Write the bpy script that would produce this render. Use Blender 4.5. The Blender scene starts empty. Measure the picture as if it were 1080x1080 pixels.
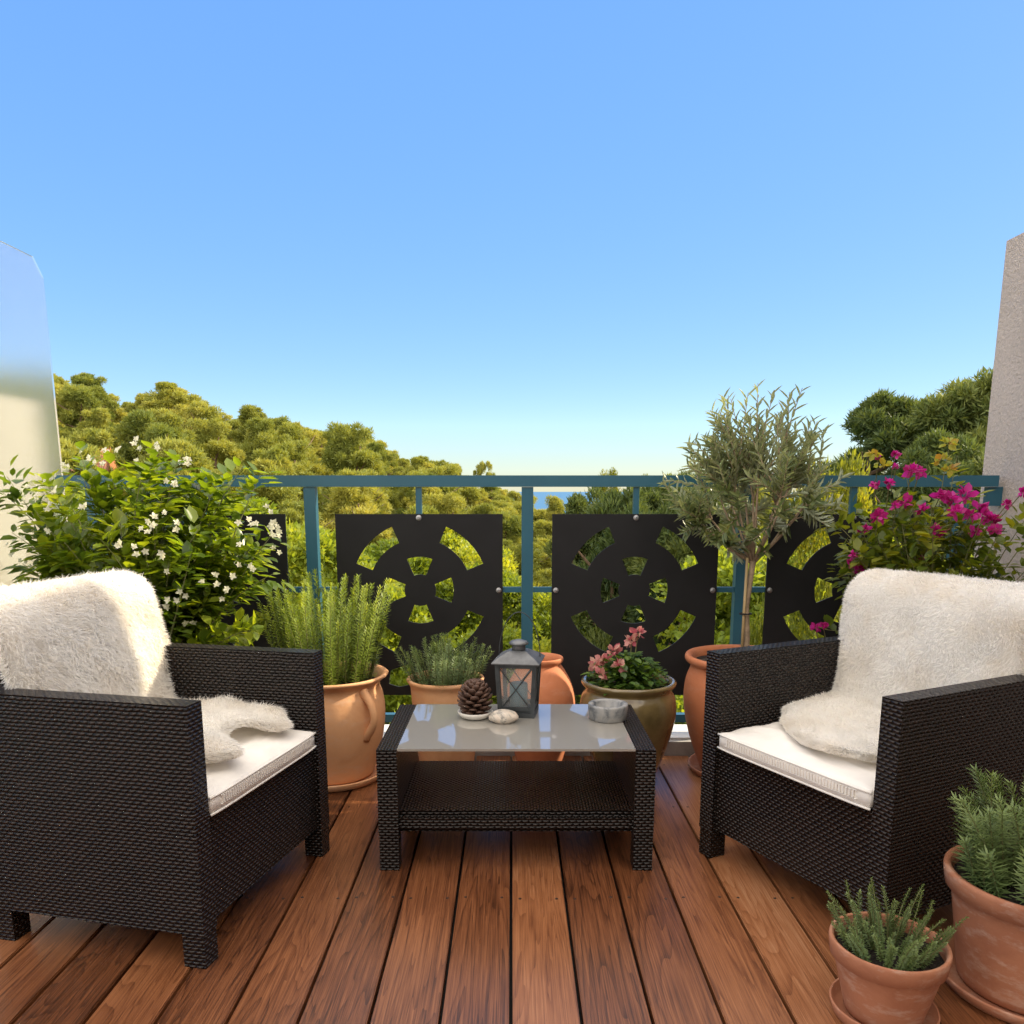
import bpy, bmesh, math, random
import numpy as np
from mathutils import Vector, Matrix, noise as mnoise
R = math.radians
def LS(a, b, n, endpoint=True): return [float(v) for v in np.linspace(a, b, n, endpoint=endpoint)]
rng = np.random.default_rng(7)
random.seed(7)
scene = bpy.context.scene
COL = scene.collection

# ------------------------------------------------------------------ camera
cam_d = bpy.data.cameras.new('camera'); cam = bpy.data.objects.new('camera', cam_d); COL.objects.link(cam)
cam.location = (0, 0, 1.1); cam.rotation_euler = (R(90 - 10.46), 0, 0)
cam_d.sensor_width = 36; cam_d.lens = 36 * 850 / 1080; cam_d.shift_y = 0.125
cam_d.clip_start = 0.05; cam_d.clip_end = 90000
scene.camera = cam
scene.render.resolution_x = 1024; scene.render.resolution_y = 1024
# ------------------------------------------------------------------ sky, sun, exposure
SKY_SAT, SKY_POW, SKY_GAIN, FILL_CLOUD = 1.15, 0.17, 3.0, 11.5
SKY_TINT = (0.84, 0.95, 1.17)
SUN_EL, SUN_AZ = 29.0, 20.0          # azimuth: degrees from +X towards +Y
w = bpy.data.worlds.new('World'); scene.world = w; w.use_nodes = True
nt = w.node_tree; nt.nodes.clear()
sky = nt.nodes.new('ShaderNodeTexSky'); sky.sky_type = 'NISHITA'; sky.sun_disc = False
sky.sun_elevation = R(SUN_EL); sky.sun_rotation = R(90 - SUN_AZ)
sky.air_density = 1.0; sky.dust_density = 0.25; sky.ozone_density = 1.7
bg = nt.nodes.new('ShaderNodeBackground'); bg.inputs['Strength'].default_value = 0.15
wo = nt.nodes.new('ShaderNodeOutputWorld')
# the sky's own range is compressed (as a phone's HDR would) so that the horizon keeps its colour
shsv = nt.nodes.new('ShaderNodeSeparateColor'); shsv.mode = 'HSV'; chsv = nt.nodes.new('ShaderNodeCombineColor'); chsv.mode = 'HSV'
nt.links.new(sky.outputs[0], shsv.inputs[0]); nt.links.new(shsv.outputs[0], chsv.inputs[0])
def _m(op, a, v):
    n = nt.nodes.new('ShaderNodeMath'); n.operation = op; nt.links.new(a, n.inputs[0]); n.inputs[1].default_value = v; return n.outputs[0]
nt.links.new(_m('MULTIPLY', shsv.outputs[1], SKY_SAT), chsv.inputs[1])
nt.links.new(_m('MULTIPLY', _m('POWER', shsv.outputs[2], SKY_POW), SKY_GAIN), chsv.inputs[2])
# unseen bright cloud added above and behind the view to fill the shaded terrace
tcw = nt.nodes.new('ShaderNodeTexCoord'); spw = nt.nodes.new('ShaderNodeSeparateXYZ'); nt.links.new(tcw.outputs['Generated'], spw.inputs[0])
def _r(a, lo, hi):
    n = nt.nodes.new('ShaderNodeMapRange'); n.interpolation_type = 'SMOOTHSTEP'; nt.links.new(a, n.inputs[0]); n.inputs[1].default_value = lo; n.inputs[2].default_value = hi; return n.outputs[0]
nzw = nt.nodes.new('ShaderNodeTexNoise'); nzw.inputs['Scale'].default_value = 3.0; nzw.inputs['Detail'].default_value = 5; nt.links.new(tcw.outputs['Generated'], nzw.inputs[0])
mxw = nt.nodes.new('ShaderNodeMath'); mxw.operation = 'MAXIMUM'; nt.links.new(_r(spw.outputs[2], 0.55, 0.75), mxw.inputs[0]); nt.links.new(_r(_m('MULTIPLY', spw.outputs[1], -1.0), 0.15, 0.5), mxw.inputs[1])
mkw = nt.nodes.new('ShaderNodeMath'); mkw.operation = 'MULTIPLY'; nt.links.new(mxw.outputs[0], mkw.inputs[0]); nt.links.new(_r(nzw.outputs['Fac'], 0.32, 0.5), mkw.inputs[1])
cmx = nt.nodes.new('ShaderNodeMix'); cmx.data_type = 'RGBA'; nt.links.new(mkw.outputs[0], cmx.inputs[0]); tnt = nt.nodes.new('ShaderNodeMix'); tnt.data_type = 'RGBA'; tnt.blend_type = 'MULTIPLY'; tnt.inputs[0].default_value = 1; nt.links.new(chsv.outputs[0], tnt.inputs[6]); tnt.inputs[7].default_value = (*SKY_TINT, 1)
nt.links.new(tnt.outputs[2], cmx.inputs[6]); cmx.inputs[7].default_value = (FILL_CLOUD * 1.0, FILL_CLOUD * 0.90, FILL_CLOUD * 0.78, 1)
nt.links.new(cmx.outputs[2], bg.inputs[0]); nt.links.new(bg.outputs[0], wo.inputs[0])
sd = bpy.data.lights.new('sun', 'SUN'); sd.energy = 5.0; sd.angle = R(0.6); sd.color = (1.0, 0.86, 0.62)
so = bpy.data.objects.new('sun', sd); COL.objects.link(so)
sv = Vector((math.cos(R(SUN_AZ)) * math.cos(R(SUN_EL)), math.sin(R(SUN_AZ)) * math.cos(R(SUN_EL)), math.sin(R(SUN_EL))))
so.rotation_euler = (-sv).to_track_quat('-Z', 'Y').to_euler(); so.location = (6, 5, 6)
scene.view_settings.view_transform = 'Standard'; scene.view_settings.look = 'None'
scene.view_settings.gamma = 1; scene.view_settings.exposure = 0.75
scene.render.engine = 'CYCLES'
scene.cycles.max_bounces = 10; scene.cycles.diffuse_bounces = 6; scene.cycles.transparent_max_bounces = 8

# ------------------------------------------------------------------ helpers
def tag(o, label=None, cat=None, group=None, kind=None):
    if label: o['label'] = label
    if cat: o['category'] = cat
    if group: o['group'] = group
    if kind: o['kind'] = kind
    return o
def empty(name, loc, rz=0, label=None, cat=None, group=None):
    o = bpy.data.objects.new(name, None); COL.objects.link(o)
    o.empty_display_size = 0.1
    o.location = loc; o.rotation_euler = (0, 0, rz)
    return tag(o, label, cat, group)
def link(name, me, mat=None, parent=None):
    if mat is not None and len(me.materials) == 0:
        for m in (mat if isinstance(mat, (list, tuple)) else [mat]): me.materials.append(m)
    o = bpy.data.objects.new(name, me); COL.objects.link(o)
    if parent is not None: o.parent = parent
    return o
def copy_tree(o, parent=None):
    c = o.copy(); COL.objects.link(c); c.parent = parent
    for ch in list(o.children): copy_tree(ch, c)
    return c
def box_uv(bm):
    uvl = bm.loops.layers.uv.verify()
    for f in bm.faces:
        n = f.normal; a = max(range(3), key=lambda i: abs(n[i]))
        for l in f.loops:
            c = l.vert.co
            l[uvl].uv = ((c.y, c.z), (c.x, c.z), (c.y, c.x))[a]
def finish(name, bm, mat, parent=None, smooth=False, uv=False, bevel=0, seg=2):
    if bevel:
        bmesh.ops.bevel(bm, geom=[e for e in bm.edges if len(e.link_faces) == 2 and e.calc_face_angle(0) > 0.6],
                        offset=bevel, segments=seg, profile=0.5, affect='EDGES')
    bm.normal_update()
    if uv: box_uv(bm)
    me = bpy.data.meshes.new(name); bm.to_mesh(me); bm.free()
    if smooth:
        for p in me.polygons: p.use_smooth = True
    return link(name, me, mat, parent)
def box(bm, x0, x1, y0, y1, z0, z1, M=None):
    vs = [bm.verts.new((x, y, z)) for z in (z0, z1) for y in (y0, y1) for x in (x0, x1)]
    for f in ((0,2,3,1),(4,5,7,6),(0,1,5,4),(2,6,7,3),(0,4,6,2),(1,3,7,5)): bm.faces.new([vs[i] for i in f])
    if M is not None:
        for v in vs: v.co = M @ v.co
    return vs
def lathe(bm, prof, n=48, cap_bottom=True, M=None, cap_top=False, jitter=0):
    rings = []
    for r, z in prof:
        ring = []
        for i in range(n):
            a = 2 * math.pi * i / n
            rr = r * (1 + jitter * mnoise.noise(Vector((math.cos(a) * 2, math.sin(a) * 2, z * 6))))
            v = Vector((rr * math.cos(a), rr * math.sin(a), z))
            ring.append(bm.verts.new(M @ v if M is not None else v))
        rings.append(ring)
    for a, b in zip(rings, rings[1:]):
        for i in range(n): bm.faces.new((a[i], a[(i + 1) % n], b[(i + 1) % n], b[i]))
    if cap_bottom: bm.faces.new(list(reversed(rings[0])))
    if cap_top: bm.faces.new(rings[-1])
def smooth_prof(pts, n=6):
    out = []
    P = [Vector((p[0], p[1])) for p in pts]
    for i in range(len(P) - 1):
        p0, p1, p2, p3 = P[max(i-1,0)], P[i], P[i+1], P[min(i+2,len(P)-1)]
        for k in range(n):
            t = k / n
            q = 0.5 * ((2*p1) + (p2-p0)*t + (2*p0-5*p1+4*p2-p3)*t*t + (3*p1-p0-3*p2+p3)*t**3)
            out.append((max(q.x, 0.001), q.y))
    out.append(tuple(P[-1])); return out
def tube(bm, pts, rads, n=8, cap=True):
    pts = [Vector(p) for p in pts]
    if not isinstance(rads, (list, tuple)): rads = [rads] * len(pts)
    rings = []
    up = Vector((0.13, 0.27, 1)).normalized()
    for i, p in enumerate(pts):
        t = (pts[min(i+1, len(pts)-1)] - pts[max(i-1, 0)])
        t = t.normalized() if t.length > 1e-9 else Vector((0, 0, 1))
        a = t.cross(up)
        if a.length < 0.05: a = t.cross(Vector((1, 0, 0)))
        a.normalize(); b = t.cross(a)
        rings.append([bm.verts.new(p + rads[i] * (a * math.cos(2*math.pi*k/n) + b * math.sin(2*math.pi*k/n))) for k in range(n)])
    for r0, r1 in zip(rings, rings[1:]):
        for k in range(n): bm.faces.new((r0[k], r0[(k+1) % n], r1[(k+1) % n], r1[k]))
    if cap: bm.faces.new(list(reversed(rings[0]))); bm.faces.new(rings[-1])
def norm(a): return a / np.maximum(np.linalg.norm(a, axis=1, keepdims=True), 1e-9)

LEAF_V = np.array([(0,0,0),(0,1,-.06),(0,.33,-.03),(0,.68,-.04),(-.42,.28,.07),(-.40,.62,.05),(.42,.28,.07),(.40,.62,.05)], float)
LEAF_F = [(0,2,4),(2,3,5,4),(3,1,5),(0,6,2),(6,7,3,2),(7,1,3)]
DIA_V = np.array([(0,0,0),(.5,.4,0),(0,1,0),(-.5,.4,0)], float); DIA_F = [(0,1,2,3)]
NEE_V = np.array([(-.35,0,0),(.35,0,0),(.5,.5,.0),(.12,1,0),(-.12,1,0),(-.5,.5,0)], float); NEE_F = [(0,1,2,5),(5,2,3,4)]
TRI_V = np.array([(-.5,0,0),(.5,0,0),(0,1,0)], float); TRI_F = [(0,1,2)]
def scatter(name, P, D, N, L, W, tv=LEAF_V, tf=LEAF_F, mat=None, parent=None, rnd=None, mesh_only=False):
    """one mesh of many small leaves: position, axis, normal, length, width"""
    P = np.asarray(P, float); D = norm(np.asarray(D, float)); N = np.asarray(N, float)
    n = len(P); X = norm(np.cross(D, N)); N = np.cross(X, D)
    L = np.broadcast_to(L, (n,)).astype(float); W = np.broadcast_to(W, (n,)).astype(float)
    k = len(tv)
    V = (P[:, None] + X[:, None] * (tv[None, :, 0:1] * W[:, None, None]) + D[:, None] * (tv[None, :, 1:2] * L[:, None, None])
         + N[:, None] * (tv[None, :, 2:3] * L[:, None, None])).reshape(-1, 3)
    sizes = np.array([len(f) for f in tf]); flat = np.concatenate([np.array(f) for f in tf])
    idx = (np.arange(n)[:, None] * k + flat[None]).reshape(-1)
    ls = np.tile(sizes, n); st = np.concatenate([[0], np.cumsum(ls)[:-1]])
    me = bpy.data.meshes.new(name)
    me.vertices.add(len(V)); me.vertices.foreach_set('co', V.reshape(-1).astype(np.float32))
    me.loops.add(len(idx)); me.loops.foreach_set('vertex_index', idx.astype(np.int32))
    me.polygons.add(len(ls)); me.polygons.foreach_set('loop_start', st.astype(np.int32)); me.polygons.foreach_set('loop_total', ls.astype(np.int32))
    at = me.attributes.new('rnd', 'FLOAT', 'FACE')
    if rnd is None: rnd = rng.random(n)
    at.data.foreach_set('value', np.repeat(rnd, len(tf)).astype(np.float32))
    me.update(calc_edges=True)
    if mat is not None: me.materials.append(mat)
    return me if mesh_only else link(name, me, None, parent)
def rand_dirs(n, zb=0.0):
    v = rng.normal(size=(n, 3)); v[:, 2] += zb; return norm(v)

# ------------------------------------------------------------------ materials
def newmat(name):
    m = bpy.data.materials.new(name); m.use_nodes = True
    nt = m.node_tree; b = nt.nodes['Principled BSDF']; return m, nt, b
def N_(nt, t, **kw):
    n = nt.nodes.new(t)
    for k, v in kw.items():
        if k in n.inputs.keys() if hasattr(n.inputs, 'keys') else False: n.inputs[k].default_value = v
        else: setattr(n, k, v)
    return n
def noise_node(nt, scale, detail=4, rough=0.6, vec=None, dist=0):
    n = nt.nodes.new('ShaderNodeTexNoise'); n.inputs['Scale'].default_value = scale
    n.inputs['Detail'].default_value = detail; n.inputs['Roughness'].default_value = rough; n.inputs['Distortion'].default_value = dist
    if vec is not None: nt.links.new(vec, n.inputs['Vector'])
    return n
def ramp(nt, fac, stops):
    r = nt.nodes.new('ShaderNodeValToRGB'); e = r.color_ramp.elements
    while len(e) < len(stops): e.new(0.5)
    for el, (p, c) in zip(e, stops): el.position = p; el.color = (*c, 1)
    nt.links.new(fac, r.inputs[0]); return r
def bump(nt, b, h, strength=0.3, dist=0.01):
    n = nt.nodes.new('ShaderNodeBump'); n.inputs['Strength'].default_value = strength; n.inputs['Distance'].default_value = dist
    nt.links.new(h, n.inputs['Height']); nt.links.new(n.outputs[0], b.inputs['Normal']); return n
def math_(nt, op, a, b=None, c=None):
    n = nt.nodes.new('ShaderNodeMath'); n.operation = op
    for i, v in enumerate((a, b, c)):
        if v is None: continue
        if isinstance(v, (int, float)): n.inputs[i].default_value = v
        else: nt.links.new(v, n.inputs[i])
    return n.outputs[0]
def mapping(nt, scale=(1,1,1), kind='Object', src=None):
    if src is None:
        tc = nt.nodes.new('ShaderNodeTexCoord'); src = tc.outputs[kind]
    mp = nt.nodes.new('ShaderNodeMapping'); mp.inputs['Scale'].default_value = scale
    nt.links.new(src, mp.inputs[0]); return mp.outputs[0]
def simple(name, col, rough=0.6, metal=0, var=0.15, nscale=8, bmp=0.1, bscale=60, coat=0, dist=0.003):
    m, nt, b = newmat(name)
    v = mapping(nt)
    n = noise_node(nt, nscale, 5, 0.6, v)
    lo = tuple(c * (1 - var) for c in col); hi = tuple(min(1, c * (1 + var)) for c in col)
    r = ramp(nt, n.outputs['Fac'], [(0.3, lo), (0.7, hi)])
    nt.links.new(r.outputs[0], b.inputs['Base Color'])
    b.inputs['Roughness'].default_value = rough; b.inputs['Metallic'].default_value = metal
    if coat: b.inputs['Coat Weight'].default_value = coat; b.inputs['Coat Roughness'].default_value = 0.1
    if bmp:
        n2 = noise_node(nt, bscale, 4, 0.6, v); bump(nt, b, n2.outputs['Fac'], bmp, dist)
    return m
def leafmat(name, cols, trans=0.4, rough=0.45, tcol=None, spec=0.5, back=None, objvar=0.0):
    m, nt, b = newmat(name)
    at = nt.nodes.new('ShaderNodeAttribute'); at.attribute_name = 'rnd'
    oi = nt.nodes.new('ShaderNodeObjectInfo')
    f = math_(nt, 'ADD', math_(nt, 'MULTIPLY', at.outputs['Fac'], 1 - objvar), math_(nt, 'MULTIPLY', oi.outputs['Random'], objvar))
    st = [(i / max(1, len(cols) - 1), c) for i, c in enumerate(cols)]
    r = ramp(nt, f, st); colo = r.outputs[0]
    if back is not None:
        geo = nt.nodes.new('ShaderNodeNewGeometry'); mx = nt.nodes.new('ShaderNodeMix'); mx.data_type = 'RGBA'
        nt.links.new(geo.outputs['Backfacing'], mx.inputs[0]); nt.links.new(colo, mx.inputs[6]); mx.inputs[7].default_value = (*back, 1)
        colo = mx.outputs[2]
    nt.links.new(colo, b.inputs['Base Color']); b.inputs['Roughness'].default_value = rough
    b.inputs['Specular IOR Level'].default_value = spec
    t = nt.nodes.new('ShaderNodeBsdfTranslucent')
    hs = nt.nodes.new('ShaderNodeMix'); hs.data_type = 'RGBA'; hs.blend_type = 'MULTIPLY'; hs.inputs[0].default_value = 1
    nt.links.new(colo, hs.inputs[6]); hs.inputs[7].default_value = (*(tcol or (2.6, 2.4, 0.9)), 1)
    nt.links.new(hs.outputs[2], t.inputs[0])
    mix = nt.nodes.new('ShaderNodeMixShader'); mix.inputs[0].default_value = trans
    out = nt.nodes['Material Output']
    nt.links.new(b.outputs[0], mix.inputs[1]); nt.links.new(t.outputs[0], mix.inputs[2]); nt.links.new(mix.outputs[0], out.inputs[0])
    return m

def rattan_material():
    m, nt, b = newmat('rattan')
    uv = nt.nodes.new('ShaderNodeTexCoord').outputs['UV']
    sp = nt.nodes.new('ShaderNodeSeparateXYZ'); 
    wob = noise_node(nt, 22, 2, 0.5, uv)
    add = nt.nodes.new('ShaderNodeVectorMath'); add.operation = 'MULTIPLY_ADD'
    nt.links.new(wob.outputs['Color'], add.inputs[0]); add.inputs[1].default_value = (0.005, 0.005, 0); nt.links.new(uv, add.inputs[2])
    nt.links.new(add.outputs[0], sp.inputs[0])
    row = math_(nt, 'MULTIPLY', sp.outputs['Y'], 1 / 0.0092)
    fr = math_(nt, 'FRACT', row); ri = math_(nt, 'FLOOR', row)
    off = math_(nt, 'MULTIPLY', math_(nt, 'MODULO', math_(nt, 'ABSOLUTE', ri), 2), 0.5)
    cx = math_(nt, 'ADD', math_(nt, 'MULTIPLY', sp.outputs['X'], 1 / 0.0200), off)
    fx = math_(nt, 'FRACT', cx)
    hv = math_(nt, 'POWER', math_(nt, 'SINE', math_(nt, 'MULTIPLY', fr, math.pi)), 0.6)
    hx = math_(nt, 'POWER', math_(nt, 'SINE', math_(nt, 'MULTIPLY', fx, math.pi)), 0.55)
    h = math_(nt, 'MULTIPLY', hv, hx)
    wn = nt.nodes.new('ShaderNodeTexWhiteNoise'); cb = nt.nodes.new('ShaderNodeCombineXYZ')
    nt.links.new(math_(nt, 'FLOOR', cx), cb.inputs[0]); nt.links.new(ri, cb.inputs[1]); nt.links.new(cb.outputs[0], wn.inputs[0])
    f = math_(nt, 'MULTIPLY', h, math_(nt, 'ADD', math_(nt, 'MULTIPLY', wn.outputs['Value'], 0.7), 0.5))
    r = ramp(nt, f, [(0.0, (0.002, 0.0015, 0.0015)), (0.30, (0.005, 0.0030, 0.0022)), (1.0, (0.022, 0.0115, 0.0075))])  # darker valleys put the shade between strands into the weave colour
    nt.links.new(r.outputs[0], b.inputs['Base Color'])
    b.inputs['Roughness'].default_value = 0.30
    b.inputs['Specular IOR Level'].default_value = 0.36
    bump(nt, b, h, 1.0, 0.0070)
    return m
M_RATTAN = rattan_material()
M_BLACKLEG = simple('dark_foot', (0.012, 0.010, 0.010), 0.5)

def wood_material():
    m, nt, b = newmat('deck_wood')
    at = nt.nodes.new('ShaderNodeAttribute'); at.attribute_name = 'rnd'
    tc = nt.nodes.new('ShaderNodeTexCoord')
    cb = nt.nodes.new('ShaderNodeCombineXYZ')
    nt.links.new(math_(nt, 'MULTIPLY', at.outputs['Fac'], 37.0), cb.inputs[0]); nt.links.new(math_(nt, 'MULTIPLY', at.outputs['Fac'], 91.0), cb.inputs[1])
    nt.links.new(math_(nt, 'MULTIPLY', at.outputs['Fac'], 13.0), cb.inputs[2])
    va = nt.nodes.new('ShaderNodeVectorMath'); va.operation = 'ADD'; nt.links.new(tc.outputs['Object'], va.inputs[0]); nt.links.new(cb.outputs[0], va.inputs[1])
    v1 = mapping(nt, (9, 0.75, 9), src=va.outputs[0])
    big = noise_node(nt, 1.0, 3, 0.55, v1, 0.6)
    bands = math_(nt, 'FRACT', math_(nt, 'MULTIPLY', big.outputs['Fac'], 17.0))
    rings = math_(nt, 'POWER', bands, 3.0)
    v2 = mapping(nt, (330, 4, 60), src=va.outputs[0]); fine = noise_node(nt, 1.0, 5, 0.7, v2)
    v3 = mapping(nt, (3, 1.2, 3), src=va.outputs[0]); blot = noise_node(nt, 1.0, 4, 0.6, v3)
    f = math_(nt, 'ADD', math_(nt, 'MULTIPLY', rings, -0.16), math_(nt, 'MULTIPLY', fine.outputs['Fac'], 0.95))
    f = math_(nt, 'ADD', f, math_(nt, 'MULTIPLY', math_(nt, 'SUBTRACT', blot.outputs['Fac'], 0.5), 0.55))
    f = math_(nt, 'ADD', f, math_(nt, 'MULTIPLY', math_(nt, 'SUBTRACT', at.outputs['Fac'], 0.5), 0.38))
    r = ramp(nt, f, [(0.14, (0.045, 0.015, 0.006)), (0.35, (0.145, 0.050, 0.019)), (0.58, (0.27, 0.106, 0.042)), (0.88, (0.42, 0.215, 0.110))])
    nt.links.new(r.outputs[0], b.inputs['Base Color'])
    rr = nt.nodes.new('ShaderNodeMapRange'); nt.links.new(blot.outputs['Fac'], rr.inputs[0]); rr.inputs[3].default_value = 0.20; rr.inputs[4].default_value = 0.46
    nt.links.new(rr.outputs[0], b.inputs['Roughness']); b.inputs['Specular IOR Level'].default_value = 0.45
    bump(nt, b, fine.outputs['Fac'], 0.25, 0.002)
    return m
M_DECK = wood_material()
def terracotta(name, base, stain, st=0.5, lime=0.3):
    m, nt, b = newmat(name)
    v = mapping(nt)
    n1 = noise_node(nt, 5, 6, 0.65, v, 0.5); n2 = noise_node(nt, 90, 3, 0.6, v); n3 = noise_node(nt, 14, 5, 0.7, mapping(nt, (1, 1, 2.5)))
    r = ramp(nt, n1.outputs['Fac'], [(0.25, stain), (0.5, base), (0.8, tuple(min(1, c * 1.15) for c in base))])
    l = ramp(nt, n3.outputs['Fac'], [(0.52, (0, 0, 0)), (0.75, (lime, lime, lime))])
    mx = nt.nodes.new('ShaderNodeMix'); mx.data_type = 'RGBA'
    nt.links.new(l.outputs[0], mx.inputs[0]); nt.links.new(r.outputs[0], mx.inputs[6]); mx.inputs[7].default_value = (0.62, 0.50, 0.40, 1)
    nt.links.new(mx.outputs[2], b.inputs['Base Color']); b.inputs['Roughness'].default_value = 0.78
    add = math_(nt, 'ADD', math_(nt, 'MULTIPLY', n1.outputs['Fac'], 2.0), math_(nt, 'MULTIPLY', n2.outputs['Fac'], 0.3))
    bump(nt, b, add, 0.25, 0.006)
    return m
M_TERRA = terracotta('terracotta_warm', (0.70, 0.37, 0.18), (0.58, 0.27, 0.11))
M_TERRA_RED = terracotta('terracotta_red', (0.50, 0.17, 0.07), (0.40, 0.12, 0.05), lime=0.15)
M_TERRA_OLD = terracotta('terracotta_old', (0.40, 0.165, 0.085), (0.28, 0.10, 0.05), lime=0.45)
M_GLAZE = simple('olive_brown_glaze', (0.16, 0.115, 0.045), 0.22, var=0.5, nscale=6, bmp=0.15, bscale=10, coat=0.6, dist=0.01)
M_SOIL = simple('soil', (0.018, 0.012, 0.008), 0.95, var=0.6, nscale=60, bmp=1.0, bscale=90, dist=0.02)
M_BLUE = simple('teal_blue_paint', (0.022, 0.098, 0.145), 0.38, var=0.08, nscale=5, bmp=0.05, bscale=200)
M_PANEL = simple('black_panel', (0.012, 0.012, 0.013), 0.62, var=0.15, bmp=0.06, bscale=300)
M_PANEL.node_tree.nodes['Principled BSDF'].inputs['Specular IOR Level'].default_value = 0.25
M_BOLT = simple('galvanised_bolt', (0.35, 0.35, 0.36), 0.4, metal=0.9, bmp=0)
M_KERB = simple('grey_concrete', (0.34, 0.33, 0.31), 0.85, var=0.2, nscale=12, bmp=0.4, bscale=80)
M_WHITE = simple('white_ledge', (0.75, 0.75, 0.72), 0.6, var=0.06, bmp=0.2)
def stucco(name, c):
    m, nt, b = newmat(name); v = mapping(nt)
    n1 = noise_node(nt, 3, 5, 0.6, v); n2 = noise_node(nt, 75, 4, 0.75, v)
    f = math_(nt, 'ADD', math_(nt, 'MULTIPLY', n1.outputs['Fac'], 0.35), math_(nt, 'MULTIPLY', n2.outputs['Fac'], 0.65))
    r = ramp(nt, f, [(0.3, tuple(x * 0.72 for x in c)), (0.65, c)])
    nt.links.new(r.outputs[0], b.inputs['Base Color']); b.inputs['Roughness'].default_value = 0.95
    bump(nt, b, n2.outputs['Fac'], 1.0, 0.02); return m
M_STUCCO = stucco('grey_beige_roughcast', (0.74, 0.63, 0.55))
M_CREAM = stucco('cream_roughcast', (0.74, 0.62, 0.44))
M_CLOTH = simple('cream_canvas', (0.76, 0.72, 0.66), 0.9, var=0.06, nscale=14, bmp=0.35, bscale=420, dist=0.002)
M_METAL = simple('dark_zinc', (0.055, 0.062, 0.066), 0.5, metal=0.6, var=0.4, nscale=18, bmp=0.15)
M_METAL_L = simple('weathered_zinc', (0.14, 0.145, 0.15), 0.48, metal=0.55, var=0.3, nscale=20, bmp=0.15)
M_CANDLE = simple('teal_candle', (0.09, 0.25, 0.32), 0.5, var=0.08, bmp=0.05)
M_CONE = simple('pine_cone_brown', (0.085, 0.042, 0.026), 0.6, var=0.5, nscale=60, bmp=0.4, bscale=160)
M_CERAM = simple('white_ceramic', (0.70, 0.67, 0.60), 0.35, var=0.05, bmp=0.03)
M_BARK = simple('bark', (0.16, 0.105, 0.065), 0.9, var=0.4, nscale=20, bmp=0.8, bscale=40, dist=0.01)
M_OLBARK = simple('olive_bark', (0.30, 0.22, 0.14), 0.85, var=0.3, nscale=60, bmp=0.6, bscale=120)
M_BAMBOO = simple('bamboo', (0.42, 0.30, 0.14), 0.55, var=0.2, bmp=0.1)
M_STEM = simple('green_stem', (0.16, 0.16, 0.06), 0.7, bmp=0)

def fur_material():
    m, nt, b = newmat('sheepskin_wool')
    v = mapping(nt); n = noise_node(nt, 7, 4, 0.6, v)
    r = ramp(nt, n.outputs['Fac'], [(0.25, (0.90, 0.85, 0.77)), (0.55, (0.95, 0.93, 0.89))])
    nt.links.new(r.outputs[0], b.inputs['Base Color']); b.inputs['Roughness'].default_value = 0.85
    b.inputs['Specular IOR Level'].default_value = 0.2
    t = nt.nodes.new('ShaderNodeBsdfTranslucent'); nt.links.new(r.outputs[0], t.inputs[0])
    mix = nt.nodes.new('ShaderNodeMixShader'); mix.inputs[0].default_value = 0.5
    nt.links.new(b.outputs[0], mix.inputs[1]); nt.links.new(t.outputs[0], mix.inputs[2]); nt.links.new(mix.outputs[0], nt.nodes['Material Output'].inputs[0])
    return m
M_FUR = fur_material()
M_HIDE = simple('sheepskin_hide', (0.72, 0.58, 0.42), 0.9, var=0.1, bmp=0.2)

def frosted():
    m, nt, b = newmat('frosted_glass')
    b.inputs['Base Color'].default_value = (0.70, 0.77, 0.82, 1); b.inputs['Transmission Weight'].default_value = 0.93
    b.inputs['Roughness'].default_value = 0.09; b.inputs['IOR'].default_value = 1.12
    n = noise_node(nt, 260, 2, 0.5, mapping(nt)); bump(nt, b, n.outputs['Fac'], 0.25, 0.002)
    return m
M_FROST = frosted()
def clear_glass(name, tint=(0.9, 0.95, 0.95), rough=0.0):
    m, nt, b = newmat(name)
    g = nt.nodes.new('ShaderNodeBsdfGlossy'); g.inputs['Roughness'].default_value = 0.03
    t = nt.nodes.new('ShaderNodeBsdfTransparent'); t.inputs[0].default_value = (*tint, 1)
    fr = nt.nodes.new('ShaderNodeFresnel'); fr.inputs[0].default_value = 1.5
    d = nt.nodes.new('ShaderNodeBsdfDiffuse'); d.inputs[0].default_value = (0.7, 0.72, 0.72, 1)
    m1 = nt.nodes.new('ShaderNodeMixShader'); m1.inputs[0].default_value = 0.18
    nt.links.new(t.outputs[0], m1.inputs[1]); nt.links.new(d.outputs[0], m1.inputs[2])
    mx = nt.nodes.new('ShaderNodeMixShader'); nt.links.new(fr.outputs[0], mx.inputs[0]); nt.links.new(m1.outputs[0], mx.inputs[1]); nt.links.new(g.outputs[0], mx.inputs[2])
    nt.links.new(mx.outputs[0], nt.nodes['Material Output'].inputs[0]); return m
M_GLASS = clear_glass('lantern_glass')
def table_glass():
    m, nt, b = newmat('milky_table_glass')
    b.inputs['Base Color'].default_value = (0.27, 0.255, 0.225, 1); b.inputs['Roughness'].default_value = 0.35
    b.inputs['Coat Weight'].default_value = 1.0; b.inputs['Coat Roughness'].default_value = 0.02; b.inputs['Coat IOR'].default_value = 1.9
    return m
M_TGLASS = table_glass()

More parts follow.
